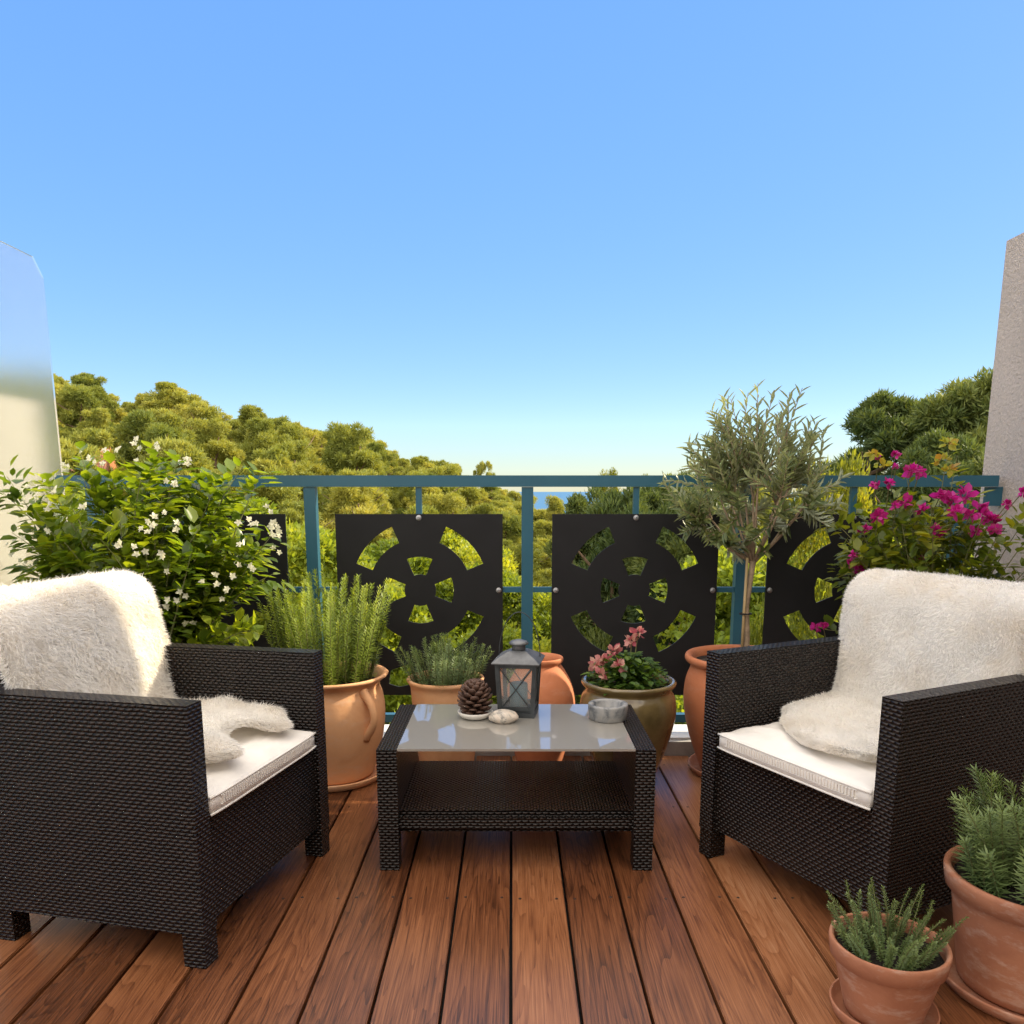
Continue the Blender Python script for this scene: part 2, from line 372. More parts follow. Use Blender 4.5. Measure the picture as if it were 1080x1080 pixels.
# ================================================================== SETTING
# deck of boards along Y
def build_deck():
    bm = bmesh.new(); lay = bm.faces.layers.float.new('rnd')
    x = -1.95
    i = 0
    x = -13 * 0.15
    while x < 2.02:
        x1 = min(x + 0.144, 2.02)
        r = random.random(); n0 = len(bm.faces)
        box(bm, x + 0.0015, x1 - 0.0005, -3.4, 3.262, -0.028, 0.0)
        bm.faces.ensure_lookup_table()
        for f in bm.faces[n0:]: f[lay] = r
        x += 0.15; i += 1
    bmesh.ops.bevel(bm, geom=[e for e in bm.edges if abs(e.verts[0].co.y - e.verts[1].co.y) > 1], offset=0.0025, segments=2, affect='EDGES')
    o = finish('wooden_deck', bm, M_DECK); tag(o, kind='structure', label='reddish brown hardwood deck boards running towards the railing')
    return o
deck = build_deck()
bm = bmesh.new()
for j, y in enumerate(( 0.15, 0.75, 1.42, 2.05, 2.7, 3.15)):
    x = -13 * 0.15
    while x < 2.0:
        for dx in (0.022, 0.122):
            lathe(bm, [(0.0042, 0.0), (0.0040, 0.0008)], 10, False, Matrix.Translation((x + dx, y + random.uniform(-.006, .006), 0.0003)), True)
        x += 0.15
scr = finish('deck_screws', bm, simple('screw_steel', (0.10, 0.08, 0.07), 0.45, metal=0.8, bmp=0)); tag(scr, kind='structure')
bm = bmesh.new(); box(bm, -2.2, 2.1, -3.7, 3.30, -0.35, -0.04)
box(bm, -2.2, 2.1, 3.30, 3.52, -0.35, -0.041)
o = finish('balcony_slab', bm, simple('gap_shade_slab', (0.02, 0.02, 0.02), .9)); tag(o, kind='structure')  # slab coloured near black to stand for shade in the board gaps
bm = bmesh.new(); box(bm, -1.96, 2.028, 3.266, 3.30, -0.03, 0.060); o = finish('deck_kerb', bm, M_KERB, bevel=0.004); tag(o, kind='structure')
bm = bmesh.new(); box(bm, -1.96, 2.028, 3.303, 3.50, -0.035, 0.067); o = finish('parapet_ledge', bm, M_WHITE, bevel=0.005); tag(o, kind='structure')

# right roughcast wall, its unseen step up shaped to shade the left sheepskin
bm = bmesh.new()
box(bm, 2.03, 2.25, 3.41, 3.55, -0.35, 2.11)
box(bm, 2.03, 2.25, -3.45, 3.41, -0.35, 2.75)
o = finish('roughcast_wall', bm, M_STUCCO, bevel=0.006)
tag(o, 'grey beige roughcast side wall at the right end of the railing', 'wall')
# house facade behind the viewpoint with a glazed door
fac = empty('house_facade', (0, -3.6, 0), 0, 'pale rendered house wall with a wide glazed door behind the terrace', 'house')
bm = bmesh.new()
box(bm, -3.0, -1.1, -0.15, 0.1, -0.35, 2.9); box(bm, 1.1, 2.25, -0.15, 0.09, -0.35, 2.9); box(bm, -1.1, 1.1, -0.15, 0.1, 2.2, 2.9)
finish('wall', bm, stucco('white_render', (0.82, 0.79, 0.74)), fac)
d = None
bm = bmesh.new()
for x0, x1, z0, z1 in ((-1.098, -1.02, 0.0, 2.19), (1.02, 1.098, 0, 2.19), (-0.04, 0.04, 0, 2.19), (-1.02, -.04, 2.11, 2.19), (.04, 1.02, 2.11, 2.19), (-1.02, -.04, 0, .08), (.04, 1.02, 0, .08)):
    box(bm, x0, x1, -0.05, 0.02, z0, z1)
d = finish('door', bm, M_WHITE, fac)
bm = bmesh.new(); box(bm, -1.03, 1.03, -0.03, -0.02, 0.05, 2.15); finish('pane', bm, simple('dark_door_glass', (0.05, 0.06, 0.06), 0.05, bmp=0, var=0), d)

# frosted glass screen on the left
scn = empty('glass_screen', (-1.92, 3.0, 0), 0, 'tall frosted glass screen with a clipped top corner left of the railing', 'glass screen')
bm = bmesh.new()
prof = [(-1.6, 0.10), (0.5, 0.10), (0.5, 1.955), (0.44, 2.02), (-1.6, 2.02)]
a = [bm.verts.new((0.0, y, z)) for y, z in prof]; b2 = [bm.verts.new((0.010, y, z)) for y, z in prof]
bm.faces.new(list(reversed(a))); bm.faces.new(b2)
for i in range(5): bm.faces.new((a[i], a[(i+1) % 5], b2[(i+1) % 5], b2[i]))
bmesh.ops.recalc_face_normals(bm, faces=bm.faces[:])
finish('pane', bm, M_FROST, scn)
bm = bmesh.new(); box(bm, -0.02, 0.03, -1.6, 0.5, 0.045, 0.11); finish('bottom_profile', bm, M_METAL_L, scn, bevel=0.003)
# neighbour's sunlit wall seen through the frosted glass
bm = bmesh.new(); box(bm, -3.3, -2.6, 3.0, 4.58, -6.0, 1.58)
o = finish('neighbour_wall', bm, M_CREAM, bevel=0.01); tag(o, 'cream wall of the next terrace glimpsed through the frosted glass screen', 'wall')

# ------------------------------------------------------------------ terrain, sea
US = [-1.3, -.75, -.55, -.41, -.28, -.18, -.11, -.05, .02, .085, .13, .25, .4, .6, 1.2]
YS = [3.9, 8, 14, 22, 35, 55, 75, 100, 150, 230, 400, 700]
TT = {
 3.9: [-6]*15,
 8:  [-6.3]*15,
 14: [-5.6,-5.6,-5.8,-6.2,-6.6,-6.8,-7,-7.2,-7.4,-7.3,-7.2,-7,-6.6,-6,-5],
 22: [-4,-4,-4.4,-5.0,-5.8,-6.2,-6.8,-7.2,-7.8,-7.8,-7.4,-7,-6,-5,-3.5],
 35: [-1.5,-1.5,-2.2,-3.2,-4.6,-5.4,-6.4,-7.2,-8.2,-8.2,-7.2,-6.6,-5.4,-4,-2],
 55: [3,2.5,1.6,0.6,-2.0,-4.0,-5.6,-6.8,-8.8,-8.8,-6.6,-5.6,-4,-2,0],
 75: [8,7,5.4,4.4,1.6,-1.0,-3.4,-5.4,-9.0,-9.2,-7.6,-6.4,-4,-2,0],
 100:[9,8,5.8,5.2,2.6,0.2,-1.6,-3.6,-8.6,-10,-9,-8,-6,-4,-2],
 150:[5,5,3,3,1,-0.5,-1.2,-2.2,-9.5,-12,-12,-11,-9,-8,-6],
 230:[-4,-4,-6,-6,-8,-8,-8,-8.5,-17,-18,-18,-18,-16,-16,-14],
 400:[-30]*15, 700:[-75]*15}
TA = np.array([TT[y] for y in YS], float)
def terrain(X, Y):
    u = X / Y
    iu = min(max(np.searchsorted(US, u) - 1, 0), len(US) - 2); iy = min(max(np.searchsorted(YS, Y) - 1, 0), len(YS) - 2)
    fu = min(max((u - US[iu]) / (US[iu+1] - US[iu]), 0), 1); fy = min(max((Y - YS[iy]) / (YS[iy+1] - YS[iy]), 0), 1)
    z = (TA[iy, iu] * (1-fu) + TA[iy, iu+1] * fu) * (1-fy) + (TA[iy+1, iu] * (1-fu) + TA[iy+1, iu+1] * fu) * fy
    return float(z)
bm = bmesh.new(); rows = []
yy = list(np.geomspace(3.9, 700, 70)); uu = list(LS(-1.3, 1.2, 70))
for y in yy: rows.append([bm.verts.new((u * y, y, terrain(u * y, y) + (0.25 * mnoise.noise(Vector((u*y*.3, y*.3, 0))) if y > 6 else 0))) for u in uu])
for r0, r1 in zip(rows, rows[1:]):
    for i in range(len(uu) - 1): bm.faces.new((r0[i], r0[i+1], r1[i+1], r1[i]))
# ground strip below and behind the balcony
g0 = [bm.verts.new((-12, -6, -6)), bm.verts.new((12, -6, -6))]
bm.faces.new([g0[0], g0[1]] + [rows[0][-1]] + [v for v in reversed(rows[0][:-1])])
m, nt, b = newmat('scrub_ground'); n = noise_node(nt, 0.6, 8, 0.7, mapping(nt))
r = ramp(nt, n.outputs['Fac'], [(0.3, (0.035, 0.045, 0.015)), (0.55, (0.09, 0.085, 0.035)), (0.8, (0.19, 0.15, 0.09))]); nt.links.new(r.outputs[0], b.inputs['Base Color']); b.inputs['Roughness'].default_value = 1
o = finish('hillside_ground', bm, m, smooth=True); tag(o, kind='structure')
bm = bmesh.new(); S = 60000; vs = [bm.verts.new(p) for p in ((-S, 250, -45), (S, 250, -45), (S, S, -45), (-S, S, -45))]; bm.faces.new(vs)
m, nt, b = newmat('sea_water'); b.inputs['Base Color'].default_value = (0.03, 0.12, 0.22, 1); b.inputs['Roughness'].default_value = 0.35
n = noise_node(nt, 0.08, 5, 0.6, mapping(nt)); bump(nt, b, n.outputs['Fac'], 0.6, 2)
o = finish('sea', bm, m); tag(o, kind='structure')

# ------------------------------------------------------------------ trees
PINE_COLS = [(0.12, 0.17, 0.038), (0.28, 0.31, 0.065), (0.47, 0.45, 0.11)]
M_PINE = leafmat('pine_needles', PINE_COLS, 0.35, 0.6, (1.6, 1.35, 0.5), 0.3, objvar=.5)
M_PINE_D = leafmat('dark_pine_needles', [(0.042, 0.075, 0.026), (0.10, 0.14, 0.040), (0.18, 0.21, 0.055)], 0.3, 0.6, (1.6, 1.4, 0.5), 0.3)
M_BROAD = leafmat('bright_leaves', [(0.07, 0.12, 0.016), (0.20, 0.27, 0.03), (0.40, 0.43, 0.05)], 0.45, 0.5, (1.9, 1.6, 0.5), 0.4, objvar=.4)
M_YEL = leafmat('yellow_green_leaves', [(0.08, 0.11, 0.012), (0.17, 0.20, 0.02), (0.30, 0.29, 0.03)], 0.5, 0.5, (1.8, 1.5, 0.4), 0.4)
def crown_mesh(name, H, Rc, nclump, per, L, W, mat, kind='pine', z0=0.35):
    P, D, N = [], [], []; rn = []
    lobes = []
    if kind == 'pine':
        nl = random.randint(11, 15); lean = np.array([random.uniform(-.12, .12) * Rc, random.uniform(-.12, .12) * Rc, 0])
        for i in range(nl):
            tt = (i + random.random()) / nl; z = H * (z0 + (.93 - z0) * tt)
            env = Rc * (1.05 - .75 * tt ** 1.5) * random.uniform(.55, 1.0) * (.75 if tt < .12 else 1); a = i * 2.4 + random.uniform(-.6, .6)
            lr = Rc * random.uniform(.26, .46) * (1.1 - .35 * tt)
            c = np.array([max(env - lr * .7, 0) * math.cos(a), max(env - lr * .7, 0) * math.sin(a), z]) + lean * tt * 2
            lobes.append((c, lr, random.uniform(.1, .8)))
    for i in range(nclump):
        t = (i + random.random()) / nclump
        z = H * (z0 + (1 - z0) * t)
        tt = (z / H - z0) / (1 - z0)
        if kind == 'umbrella': env = Rc * (1 - abs(tt - .35) ** 1.6)
        elif kind == 'pine': env = Rc * (math.sin(math.pi * (0.18 + 0.78 * tt)) ** 0.7)
        else: env = Rc * (math.sin(math.pi * (0.12 + 0.84 * tt)) ** 0.6)
        a = random.uniform(0, 6.283); rr = env * (random.uniform(0.25, 1.0) ** 0.6) * random.choice((.8, 1, 1, 1.12))
        c = np.array([rr * math.cos(a), rr * math.sin(a), z])
        cr = Rc * random.uniform(0.10, 0.26)
        lt = None
        if lobes:
            lc, lr, lt = lobes[i % len(lobes)]; q = rand_dirs(1, .25)[0] * lr * random.random() ** .4
            c = lc + q * np.array([1, 1, .55]); cr = lr * random.uniform(.22, .42)
        d = rand_dirs(per, 0.35); rad = cr * (0.35 + 0.85 * rng.random((per, 1)))
        p = c + d * rad * np.array([1, 1, 0.72])
        P.append(p); D.append(norm(d * 0.6 + rand_dirs(per) * 0.7 + np.array([0, 0, 0.35]))); N.append(rand_dirs(per) + d)
        rn.append(np.clip((random.uniform(0.15, 0.75) if lt is None else lt + random.uniform(-.15, .15)) + rng.normal(0, 0.16, per), 0, 1))
    P = np.concatenate(P); n = len(P)
    return scatter(name, P, np.concatenate(D), np.concatenate(N), L * (0.6 + 0.8 * rng.random(n)), W * (0.7 + 0.6 * rng.random(n)), DIA_V, DIA_F, mat, rnd=np.concatenate(rn), mesh_only=True)
def trunk_mesh(name, H, r, lean=0.1):
    bm = bmesh.new(); pts = []; a = random.uniform(0, 6.28); n = 7
    for i in range(n):
        t = i / (n - 1); pts.append((math.cos(a) * lean * H * t * t + 0.03 * H * math.sin(3 * t + a) - 0.03 * H * math.sin(a), math.sin(a) * lean * H * t * t, H * 0.85 * t - 0.3))
    tube(bm, pts, [r * (1 - 0.75 * i / (n - 1)) for i in range(n)], 8)
    for k in range(8):
        t = random.uniform(0.35, 0.9); j = min(int(t * (n - 1)), n - 2); f = t * (n - 1) - j
        p = Vector(pts[j]).lerp(Vector(pts[j+1]), f); a2 = random.uniform(0, 6.28); l = H * random.uniform(0.15, 0.3)
        q = p + Vector((math.cos(a2) * l * .5, math.sin(a2) * l * .5, l * .2)); s = p + Vector((math.cos(a2) * l, math.sin(a2) * l, l * .55))
        tube(bm, [p, q, s], [r * .35, r * .25, r * .08], 6)
    me = bpy.data.meshes.new(name); bm.normal_update(); bm.to_mesh(me); bm.free(); me.materials.append(M_BARK)
    return me
VAR = {}
VAR['pine'] = [(crown_mesh('crown', 7.5, 3.2, 150, 280, .26, .060, M_PINE, 'pine', 0.20), trunk_mesh('trunk', 7.5, .17)) for _ in range(7)]
VAR['umbrella'] = [(crown_mesh('crown', 8, 3.0, 26, 420, .30, .10, M_PINE, 'umbrella', 0.62), trunk_mesh('trunk', 8, .16, 0.03))]
VAR['near'] = [(crown_mesh('crown', 6, 2.6, 90, 480, .15, .085, M_BROAD, 'broad', 0.12), trunk_mesh('trunk', 6, .12)) for _ in range(3)]
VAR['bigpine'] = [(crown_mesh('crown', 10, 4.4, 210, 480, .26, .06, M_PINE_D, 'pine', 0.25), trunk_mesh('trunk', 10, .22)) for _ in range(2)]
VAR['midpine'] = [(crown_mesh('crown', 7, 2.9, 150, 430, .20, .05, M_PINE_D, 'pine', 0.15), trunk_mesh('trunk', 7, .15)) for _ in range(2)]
VAR['yellow'] = [(crown_mesh('crown', 6, 1.9, 110, 520, .07, .042, M_YEL, 'broad', 0.2), trunk_mesh('trunk', 6, .10))]
def tree(kind, X, Y, z, s, name, label, cat='tree', group=None, v=None, sz=1.0):
    cm, tm = VAR[kind][random.randrange(len(VAR[kind])) if v is None else v]
    t = empty(name, (X, Y, z), random.uniform(0, 6.28), label, cat, group); t.scale = (s, s, s * sz)
    link('crown', cm, None, t); link('trunk', tm, None, t); return t
HT = {'pine': 7.5, 'umbrella': 8, 'near': 6, 'bigpine': 10, 'midpine': 7, 'yellow': 6}
placed = []
def far_ok(X, Y, d):
    for (a, b_, c) in placed:
        if (a-X)**2 + (b_-Y)**2 < (d * .5 + c * .5) ** 2: return False
    return True
def scatter_trees(n, Y0, Y1, u0, u1, kind, dmin, s0, s1, name, label, group, top=None):
    k = tries = 0
    while k < n and tries < n * 40:
        tries += 1
        Y = math.sqrt(random.uniform(Y0**2, Y1**2)); u = random.uniform(u0, u1); X = u * Y
        if not far_ok(X, Y, dmin): continue
        s = random.uniform(s0, s1); z = terrain(X, Y) - 0.2
        el = (z + s * HT[kind] * 0.98 - 1.1) / Y
        if 0.0 < u < 0.10 and el > (-0.012 if u < .035 or u > .085 else -0.020): continue
        if top is not None and el > top(u): continue
        placed.append((X, Y, dmin)); tree(kind, X, Y, z, s, name, label, 'tree', group); k += 1
def skyline(u):
    return float(np.interp(u, [-.75, -.54, -.50, -.46, -.41, -.35, -.31, -.27, -.22, -.18, -.145, -.11, -.07, -.04, -.02, .02, .10, .13, .20, .3], [.15, .14, .125, .108, .122, .095, .10, .085, .072, .078, .050, .044, .034, .024, .012, -.008, -.012, .022, .026, .03]))
# singled-out trees
def single(kind, px, py, Y, name, label, s=None, v=None, sz=1.0):
    vv = 675 - py; zz = vv * .9834 - 154.3; yd = 835.9 + .1815 * vv
    X = (px - 540) / yd * Y; top = 1.1 + zz / yd * Y
    z = terrain(X, Y) - .2
    if s is None: s = (top - z) / HT[kind]
    else: sz = (top - z) / (s * HT[kind] * .98)
    placed.append((X, Y, 5)); return tree(kind, X, Y, z, s, name, label, v=v, sz=sz)
single('pine', 178, 402, 72, 'pine_tree', 'tall rounded olive green pine with the highest crown of the left hillside skyline', 1.25, 1)
single('pine', 80, 392, 66, 'pine_tree', 'pine at the far left of the hillside against the sky beside the glass screen', 1.0, 2)
single('pine', 274, 430, 78, 'pine_tree', 'broad sunlit pine on the skyline above the left end of the blue railing', 1.15, 0)
single('pine', 368, 447, 60, 'pine_tree', 'big domed pine just left of the middle with its trunk showing above the railing', 1.1, 3)
single('umbrella', 511, 491, 150, 'umbrella_pine', 'tiny lone umbrella pine on the horizon just above the blue top rail', .62, 0)
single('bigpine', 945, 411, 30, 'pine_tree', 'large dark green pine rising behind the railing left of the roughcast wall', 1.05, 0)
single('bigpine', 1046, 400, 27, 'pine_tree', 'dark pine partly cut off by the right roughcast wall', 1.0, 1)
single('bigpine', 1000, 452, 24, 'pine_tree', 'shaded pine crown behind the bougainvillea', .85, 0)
single('yellow', 872, 528, 9.5, 'broadleaf_tree', 'bright yellow green backlit tree just behind the potted olive tree', .5, 0)
single('yellow', 640, 508, 40, 'broadleaf_tree', 'pointed yellowish tree poking above the top rail right of the sea view', .6, 0)
single('yellow', 678, 512, 44, 'broadleaf_tree', 'low yellowish tree on the skyline left of the potted olive tree', .65, 0)
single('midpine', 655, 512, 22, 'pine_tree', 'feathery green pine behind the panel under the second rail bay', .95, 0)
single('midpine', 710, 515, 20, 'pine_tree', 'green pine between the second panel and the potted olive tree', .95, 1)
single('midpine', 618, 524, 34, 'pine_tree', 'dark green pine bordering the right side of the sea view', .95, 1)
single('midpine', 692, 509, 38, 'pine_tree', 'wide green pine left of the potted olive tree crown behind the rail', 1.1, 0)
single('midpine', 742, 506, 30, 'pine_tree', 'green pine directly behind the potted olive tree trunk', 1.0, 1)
scatter_trees(26, 8.2, 15, -.75, .8, 'near', 2.6, .62, .86, 'broadleaf_tree', 'leafy bright green treetop seen through the railing just below the terrace', 'leafy trees just below the terrace', lambda u: -.055 if u < .3 else -.01)
scatter_trees(36, 15, 30, -.75, .8, 'near', 3.2, .8, 1.15, 'broadleaf_tree', 'rounded green tree in the valley seen through the railing', 'rounded trees in the valley', lambda u: -.012 if u < .3 else .02)
scatter_trees(40, 28, 55, -.8, .75, 'pine', 4.2, .75, 1.0, 'pine_tree', 'sunlit pine among the mid distance pines of the valley side', 'valley side pines', skyline)
scatter_trees(150, 52, 110, -.85, .3, 'pine', 3.9, .85, 1.35, 'pine_tree', 'sunlit olive green pine among the dense pines of the far hillside', 'pines covering the far hillside', skyline)
for (px, py, Y) in ((585, 524, 90), (560, 521, 110), (545, 519, 120), (528, 516, 115)):
    single('pine', px, py, Y, 'pine_tree', 'sunlit olive green pine among the dense pines of the far hillside', .9)['group'] = 'pines covering the far hillside'
scatter_trees(60, 105, 170, -.5, .3, 'pine', 4.6, .8, 1.2, 'pine_tree', 'small far off pine on the low ridge towards the sea', 'small pines on the low ridge towards the sea', skyline)

# house with tiled roof far left behind the jasmine
hs = empty('house', (-22.2, 38, -2.5), R(20), 'house with an orange tiled roof half hidden by trees at the far left', 'house')
bm = bmesh.new(); box(bm, -3, 3, -2.4, 2.4, -1, 4.5); finish('wall', bm, M_CREAM, hs)
bm = bmesh.new()
vs = [bm.verts.new(p) for p in ((-3.4, -2.8, 4.4), (3.4, -2.8, 4.4), (3.4, 2.8, 4.4), (-3.4, 2.8, 4.4), (-3.4, 0, 5.7), (3.4, 0, 5.7))]
for f in ((0,1,5,4), (2,3,4,5), (0,4,3), (1,2,5), (3,2,1,0)): bm.faces.new([vs[i] for i in f])
m, nt, b = newmat('roof_tiles'); tc = mapping(nt, (1, 1, 1))
wv = nt.nodes.new('ShaderNodeTexWave'); wv.inputs['Scale'].default_value = 1.6; nt.links.new(tc, wv.inputs[0])
n = noise_node(nt, 4, 5, .7, tc); r = ramp(nt, n.outputs['Fac'], [(.3, (.30, .10, .04)), (.7, (.62, .27, .12))]); nt.links.new(r.outputs[0], b.inputs['Base Color']); bump(nt, b, wv.outputs['Fac'], 1, .15)
finish('roof', bm, m, hs)

# ================================================================== RAILING
rail = empty('railing', (0, 3.4, 0), 0, 'teal blue metal railing across the terrace with black cut-out panels', 'railing')
def rbox(name, x0, x1, y0, y1, z0, z1, mat=M_BLUE, parent=rail, bev=.003):
    bm = bmesh.new(); box(bm, x0, x1, y0, y1, z0, z1); return finish(name, bm, mat, parent, bevel=bev)
rbox('top_rail', -1.90, 2.0, -.028, .028, 1.118, 1.164, bev=.006)
rbox('bottom_rail', -1.90, 2.0, -.018, .018, .112, .146)
POSTS = [-1.736, -.836, .064, .964, 1.864]
for x in POSTS: rbox('post', x - .024, x + .024, -.022, .022, .068, 1.117)
rbox('wall_bracket', 1.965, 2.029, -.012, .012, 1.04, 1.117)
def wedge(cx, cz, r0, r1, a0, a1, n=14):
    pts = [(cx + r1 * math.cos(a0 + (a1 - a0) * i / n), cz + r1 * math.sin(a0 + (a1 - a0) * i / n)) for i in range(n + 1)]
    pts += [(cx + r0 * math.cos(a1 + (a0 - a1) * i / n), cz + r0 * math.sin(a1 + (a0 - a1) * i / n)) for i in range(n + 1)]
    return pts
def panel_mesh():
    cu = bpy.data.curves.new('panel', 'CURVE'); cu.dimensions = '2D'; cu.fill_mode = 'BOTH'; cu.extrude = .003
    def add(pts):
        s = cu.splines.new('POLY'); s.points.add(len(pts) - 1)
        for p, q in zip(s.points, pts): p.co = (q[0], q[1], 0, 1)
        s.use_cyclic_u = True
    add([(-.347, .236), (.347, .236), (.347, 1.007), (-.347, 1.007)])
    c = .690
    for k in range(4):
        m_ = math.pi / 4 + k * math.pi / 2; add(wedge(0, c, .215, .288, m_ - .385, m_ + .385))
        m_ = k * math.pi / 2; add(wedge(0, c, .066, .141, m_ - .39, m_ + .39))
    for sgn in (-1, 1):
        pts = [(.045, .375), (.135, .345), (.142, .285), (.10, .272), (.045, .282)]
        add([(sgn * x, z) for x, z in pts][::sgn])
    ob = bpy.data.objects.new('tmp', cu); COL.objects.link(ob)
    dg = bpy.context.evaluated_depsgraph_get(); me = bpy.data.meshes.new_from_object(ob.evaluated_get(dg)); bpy.data.objects.remove(ob)
    me.transform(Matrix.Rotation(R(90), 4, 'X')); me.materials.clear(); me.materials.append(M_PANEL); me.name = 'panel'
    return me
pm = panel_mesh()
bolt_me = None
def bolt(parent, x, z):
    global bolt_me
    if bolt_me is None:
        bm = bmesh.new(); lathe(bm, [(.0115, 0), (.0115, .003), (.0075, .004), (.0075, .0085), (.005, .0095)], 12, True, Matrix.Rotation(R(90), 4, 'X'), True)
        o = finish('bolt', bm, M_BOLT, parent); bolt_me = o.data
    else: o = link('bolt', bolt_me, None, parent)
    o.location = (x, -.003, z)
for i, (a, b2) in enumerate(zip(POSTS, POSTS[1:])):
    cx = (a + b2) / 2
    p = link('panel', pm, None, rail); p.location = (cx, -.024, 0)
    bolt(p, 0, .992); bolt(p, -.33, .69); bolt(p, .33, .69)
    rbox('hanger', cx - .012, cx + .012, -.018, .004, .96, 1.117)
    rbox('cross_bar', a + .025, cx - .300, -.017, -.003, .680, .702); rbox('cross_bar', cx + .300, b2 - .025, -.017, -.003, .680, .702)

# ================================================================== CHAIRS
def rounded(bm, *a): box(bm, *a)
def chair_parts(root, W=.66, D=.62):
    t = .055; h = W / 2; y0, y1 = -D / 2, D / 2
    for s in (-1, 1):
        bm = bmesh.new(); xa, xb = sorted((s * h, s * (h - t)))
        box(bm, xa, xb, y0, y1, .085, .636); finish('armrest', bm, M_RATTAN, root, uv=True, bevel=.009, seg=3, smooth=False)
        for (a, b2) in ((y0 + .002, y0 + .058), (y1 - .085, y1 - .03)):
            bm = bmesh.new(); box(bm, xa + .002, xb - .002, a, b2, .0, .088); finish('leg', bm, M_RATTAN, root, uv=True, bevel=.004)
    bm = bmesh.new(); box(bm, -h + t + .001, h - t - .001, y0 + .012, y1 - .05, .095, .348); finish('seat_base', bm, M_RATTAN, root, uv=True, bevel=.008)
    # backrest, slightly reclined
    bm = bmesh.new(); box(bm, -h + t + .001, h - t - .001, .205, .275, .349, .80)
    for v in bm.verts: v.co.y += (v.co.z - .349) * .10
    es = [e for e in bm.edges if e.verts[0].co.z > .7 and e.verts[1].co.z > .7 and abs(e.verts[0].co.x - e.verts[1].co.x) < .01]
    bmesh.ops.bevel(bm, geom=es, offset=.05, segments=5, affect='EDGES')
    finish('backrest', bm, M_RATTAN, root, uv=True, bevel=.006)
    # cushion
    bm = bmesh.new(); nx, ny = 44, 60; cw, cy0, cy1 = h - t - .004, y0 - .004, .195
    top, bot = [], []
    for j in range(ny + 1):
        ra, rb = [], []
        for i in range(nx + 1):
            u = i / nx * 2 - 1; v = j / ny * 2 - 1
            # rounded plan
            k = 1 - .018 * (abs(u) ** 6) * (abs(v) ** 2); k2 = 1 - .03 * (abs(v) ** 8) * (abs(u) ** 6)
            x = u * cw * k2; y = (cy0 + cy1) / 2 + v * (cy1 - cy0) / 2 * k2
            edge = (1 - abs(u) ** 10) * (1 - abs(v) ** 10)
            puff = .014 * (1 - u * u) * (1 - v * v) + .006 * mnoise.noise(Vector((x * 7, y * 22, 3.3))) + .004 * mnoise.noise(Vector((x * 14, y * 40, 1.3)))
            zt = .398 + .016 * edge + puff
            ra.append(bm.verts.new((x, y, zt))); rb.append(bm.verts.new((x, y, .352 + .008 * (1 - edge))))
        top.append(ra); bot.append(rb)
    for j in range(ny):
        for i in range(nx):
            bm.faces.new((top[j][i], top[j][i+1], top[j+1][i+1], top[j+1][i])); bm.faces.new((bot[j][i], bot[j+1][i], bot[j+1][i+1], bot[j][i+1]))
    for j in range(ny):
        bm.faces.new((top[j][0], top[j+1][0], bot[j+1][0], bot[j][0])); bm.faces.new((top[j+1][nx], top[j][nx], bot[j][nx], bot[j+1][nx]))
    for i in range(nx):
        bm.faces.new((top[0][i+1], top[0][i], bot[0][i], bot[0][i+1])); bm.faces.new((top[ny][i], top[ny][i+1], bot[ny][i+1], bot[ny][i]))
    # zip flap ribs along the front
    cu = finish('seat_cushion', bm, M_CLOTH, root, smooth=True)
    bm = bmesh.new()
    yb = cy0 - .0015
    xs = LS(-cw + .05, cw - .05, 46)
    for x in xs: box(bm, x - .0022, x + .0022, yb - .0012, yb + .004, .374, .392)
    box(bm, -cw + .04, cw - .04, yb + .0005, yb + .004, .3925, .3945); box(bm, -cw + .04, cw - .04, yb + .0005, yb + .004, .3705, .3722)
    finish('zip_seam', bm, M_CLOTH, cu)
    bm = bmesh.new()
    for zz in (.398, .357):
        pts = [(x, cy0 + .001 + .006 * (abs(x) / cw) ** 8, zz) for x in LS(-cw + .004, cw - .004, 24)]
        tube(bm, pts, .0032, 6)
    finish('piping', bm, M_CLOTH, cu, smooth=True)

LCH = ((-.942, 2.102, 0), R(77)); RCH = ((1.003, 2.185, 0), R(-63))
ch1 = empty('wicker_armchair', LCH[0], LCH[1], 'dark brown wicker armchair on the left, its woven side turned to the viewer', 'armchair', 'pair of dark wicker armchairs')
chair_parts(ch1)
ch2 = copy_tree(ch1); ch2.location = RCH[0]; ch2.rotation_euler = (0, 0, RCH[1])
ch2['label'] = 'dark brown wicker armchair on the right beside the two small herb pots'

